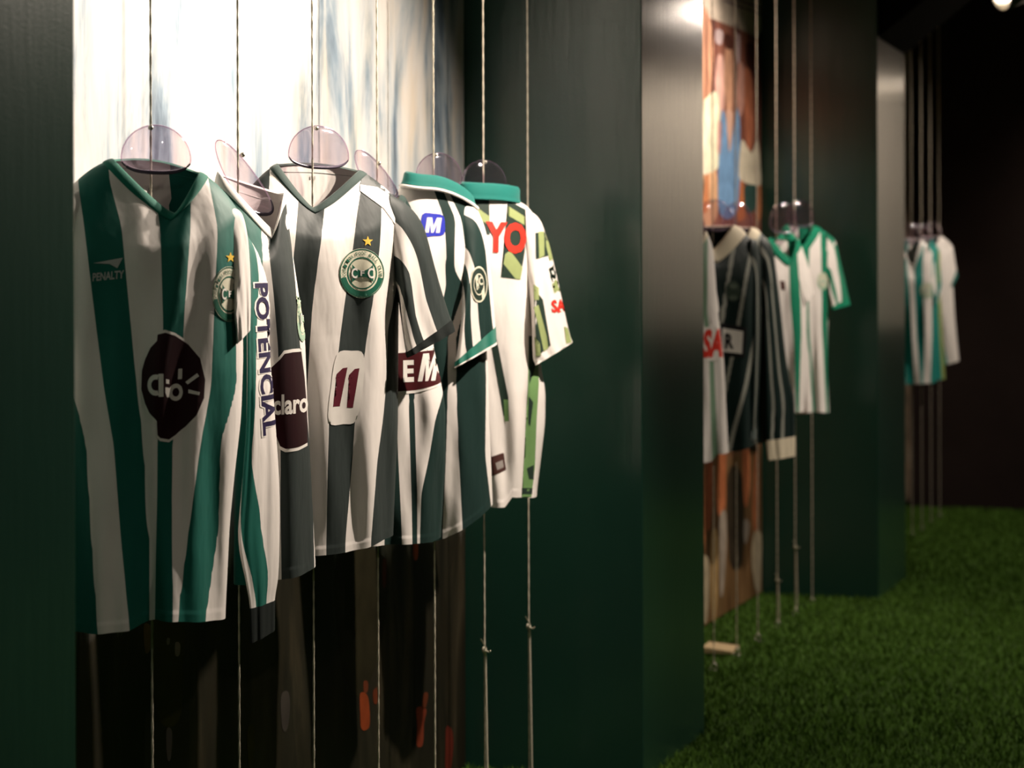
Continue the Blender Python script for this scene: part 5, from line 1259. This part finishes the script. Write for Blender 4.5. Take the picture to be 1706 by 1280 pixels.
# ------------------------------------------------------------------ spotlights on their tracks
BULB = glow('lamp_glow', LAMP_COLOUR, 14.0)
REFL = simple('reflector', (0.75, 0.70, 0.6), 0.25, 0.5, 0.9)
for x, lab in ((-0.78, 'black ceiling track above the row of jerseys'), (0.45, 'black ceiling track above the aisle'), (-0.35, 'short black ceiling track near the viewer')):
    y0, y1 = {-0.78: (3.6, 12.2), 0.45: (2.2, 11.6), -0.35: (0.1, 1.2)}[x]
    bm = box(bmesh.new(), (x - 0.018, y0, TOP - 0.035), (x + 0.018, y1, TOP - 0.001), 0.003)
    tag(bm_obj('lighting_track', bm, BLACKMETAL), lab, 'track', 'ceiling lighting tracks')
for pos, aim, power, cone, blend, where in LAMPS:
    p, a = Vector(pos), Vector(aim)
    root = empty('track_spotlight', pos)
    tag(root, 'black track spotlight ' + where, 'spotlight', 'track spotlights')
    q = (a - p).normalized().to_track_quat('-Z', 'Y').to_matrix().to_4x4()
    R, Lh = 0.052, 0.13
    bm = bmesh.new()
    prof = [(0.018, Lh), (0.030, Lh), (0.040, Lh * 0.9), (0.046, Lh * 0.5), (R, 0.0), (R - 0.003, 0.0), (R - 0.005, 0.01), (0.040, Lh * 0.5)]
    n = 28
    rings = [[bm.verts.new((r * math.cos(2 * math.pi * k / n), r * math.sin(2 * math.pi * k / n), z)) for k in range(n)] for r, z in prof]
    for i in range(len(rings) - 1):
        for k in range(n): bm.faces.new((rings[i][k], rings[i][(k + 1) % n], rings[i + 1][(k + 1) % n], rings[i + 1][k]))
    bm.faces.new(rings[0])
    bm.transform(q)
    sh = bm_obj('shade', bm, BLACKMETAL, root, True)
    bm = bmesh.new()
    prof = [(R - 0.004, 0.004), (R - 0.008, 0.02), (0.036, 0.045), (0.02, 0.062), (0.004, 0.066)]
    rings = [[bm.verts.new((r * math.cos(2 * math.pi * k / n), r * math.sin(2 * math.pi * k / n), z)) for k in range(n)] for r, z in prof]
    for i in range(len(rings) - 1):
        for k in range(n): bm.faces.new((rings[i][k], rings[i][(k + 1) % n], rings[i + 1][(k + 1) % n], rings[i + 1][k]))
    bm.transform(q)
    bm_obj('reflector', bm, REFL, root, True)
    bm = bmesh.new()
    bmesh.ops.create_uvsphere(bm, u_segments=14, v_segments=10, radius=0.017, matrix=Matrix.Translation((0, 0, 0.04)))
    bm.transform(q)
    bm_obj('bulb', bm, BULB, root, True)
    bm = bmesh.new()
    c = q @ Vector((0, 0, Lh * 0.55))
    tx = {True: -0.78}.get(abs(pos[0] + 0.78) < 0.2, pos[0]) - pos[0]
    for sx in (-1, 1):
        e = q @ Vector((sx * 0.05, 0, Lh * 0.55))
        tube(bm, [e, e + Vector((0, 0, 0.06)), Vector((tx, 0, c.z + 0.10 + (0.02 if sx > 0 else 0)))], 0.004, 6)
    tube(bm, [(tx, 0, c.z + 0.10), (tx, 0, TOP - 0.03 - pos[2])], 0.007, 8)
    bm_obj('yoke', bm, BLACKMETAL, root, True)
    ld = bpy.data.lights.new('spot_beam', 'SPOT')
    ld.energy = power; ld.color = LAMP_COLOUR; ld.spot_size = math.radians(cone); ld.spot_blend = blend; ld.shadow_soft_size = 0.022
    lo = bpy.data.objects.new('spot_beam', ld)
    lo.matrix_local = Matrix.Translation(q @ Vector((0, 0, -0.006))) @ q
    link(lo, root)
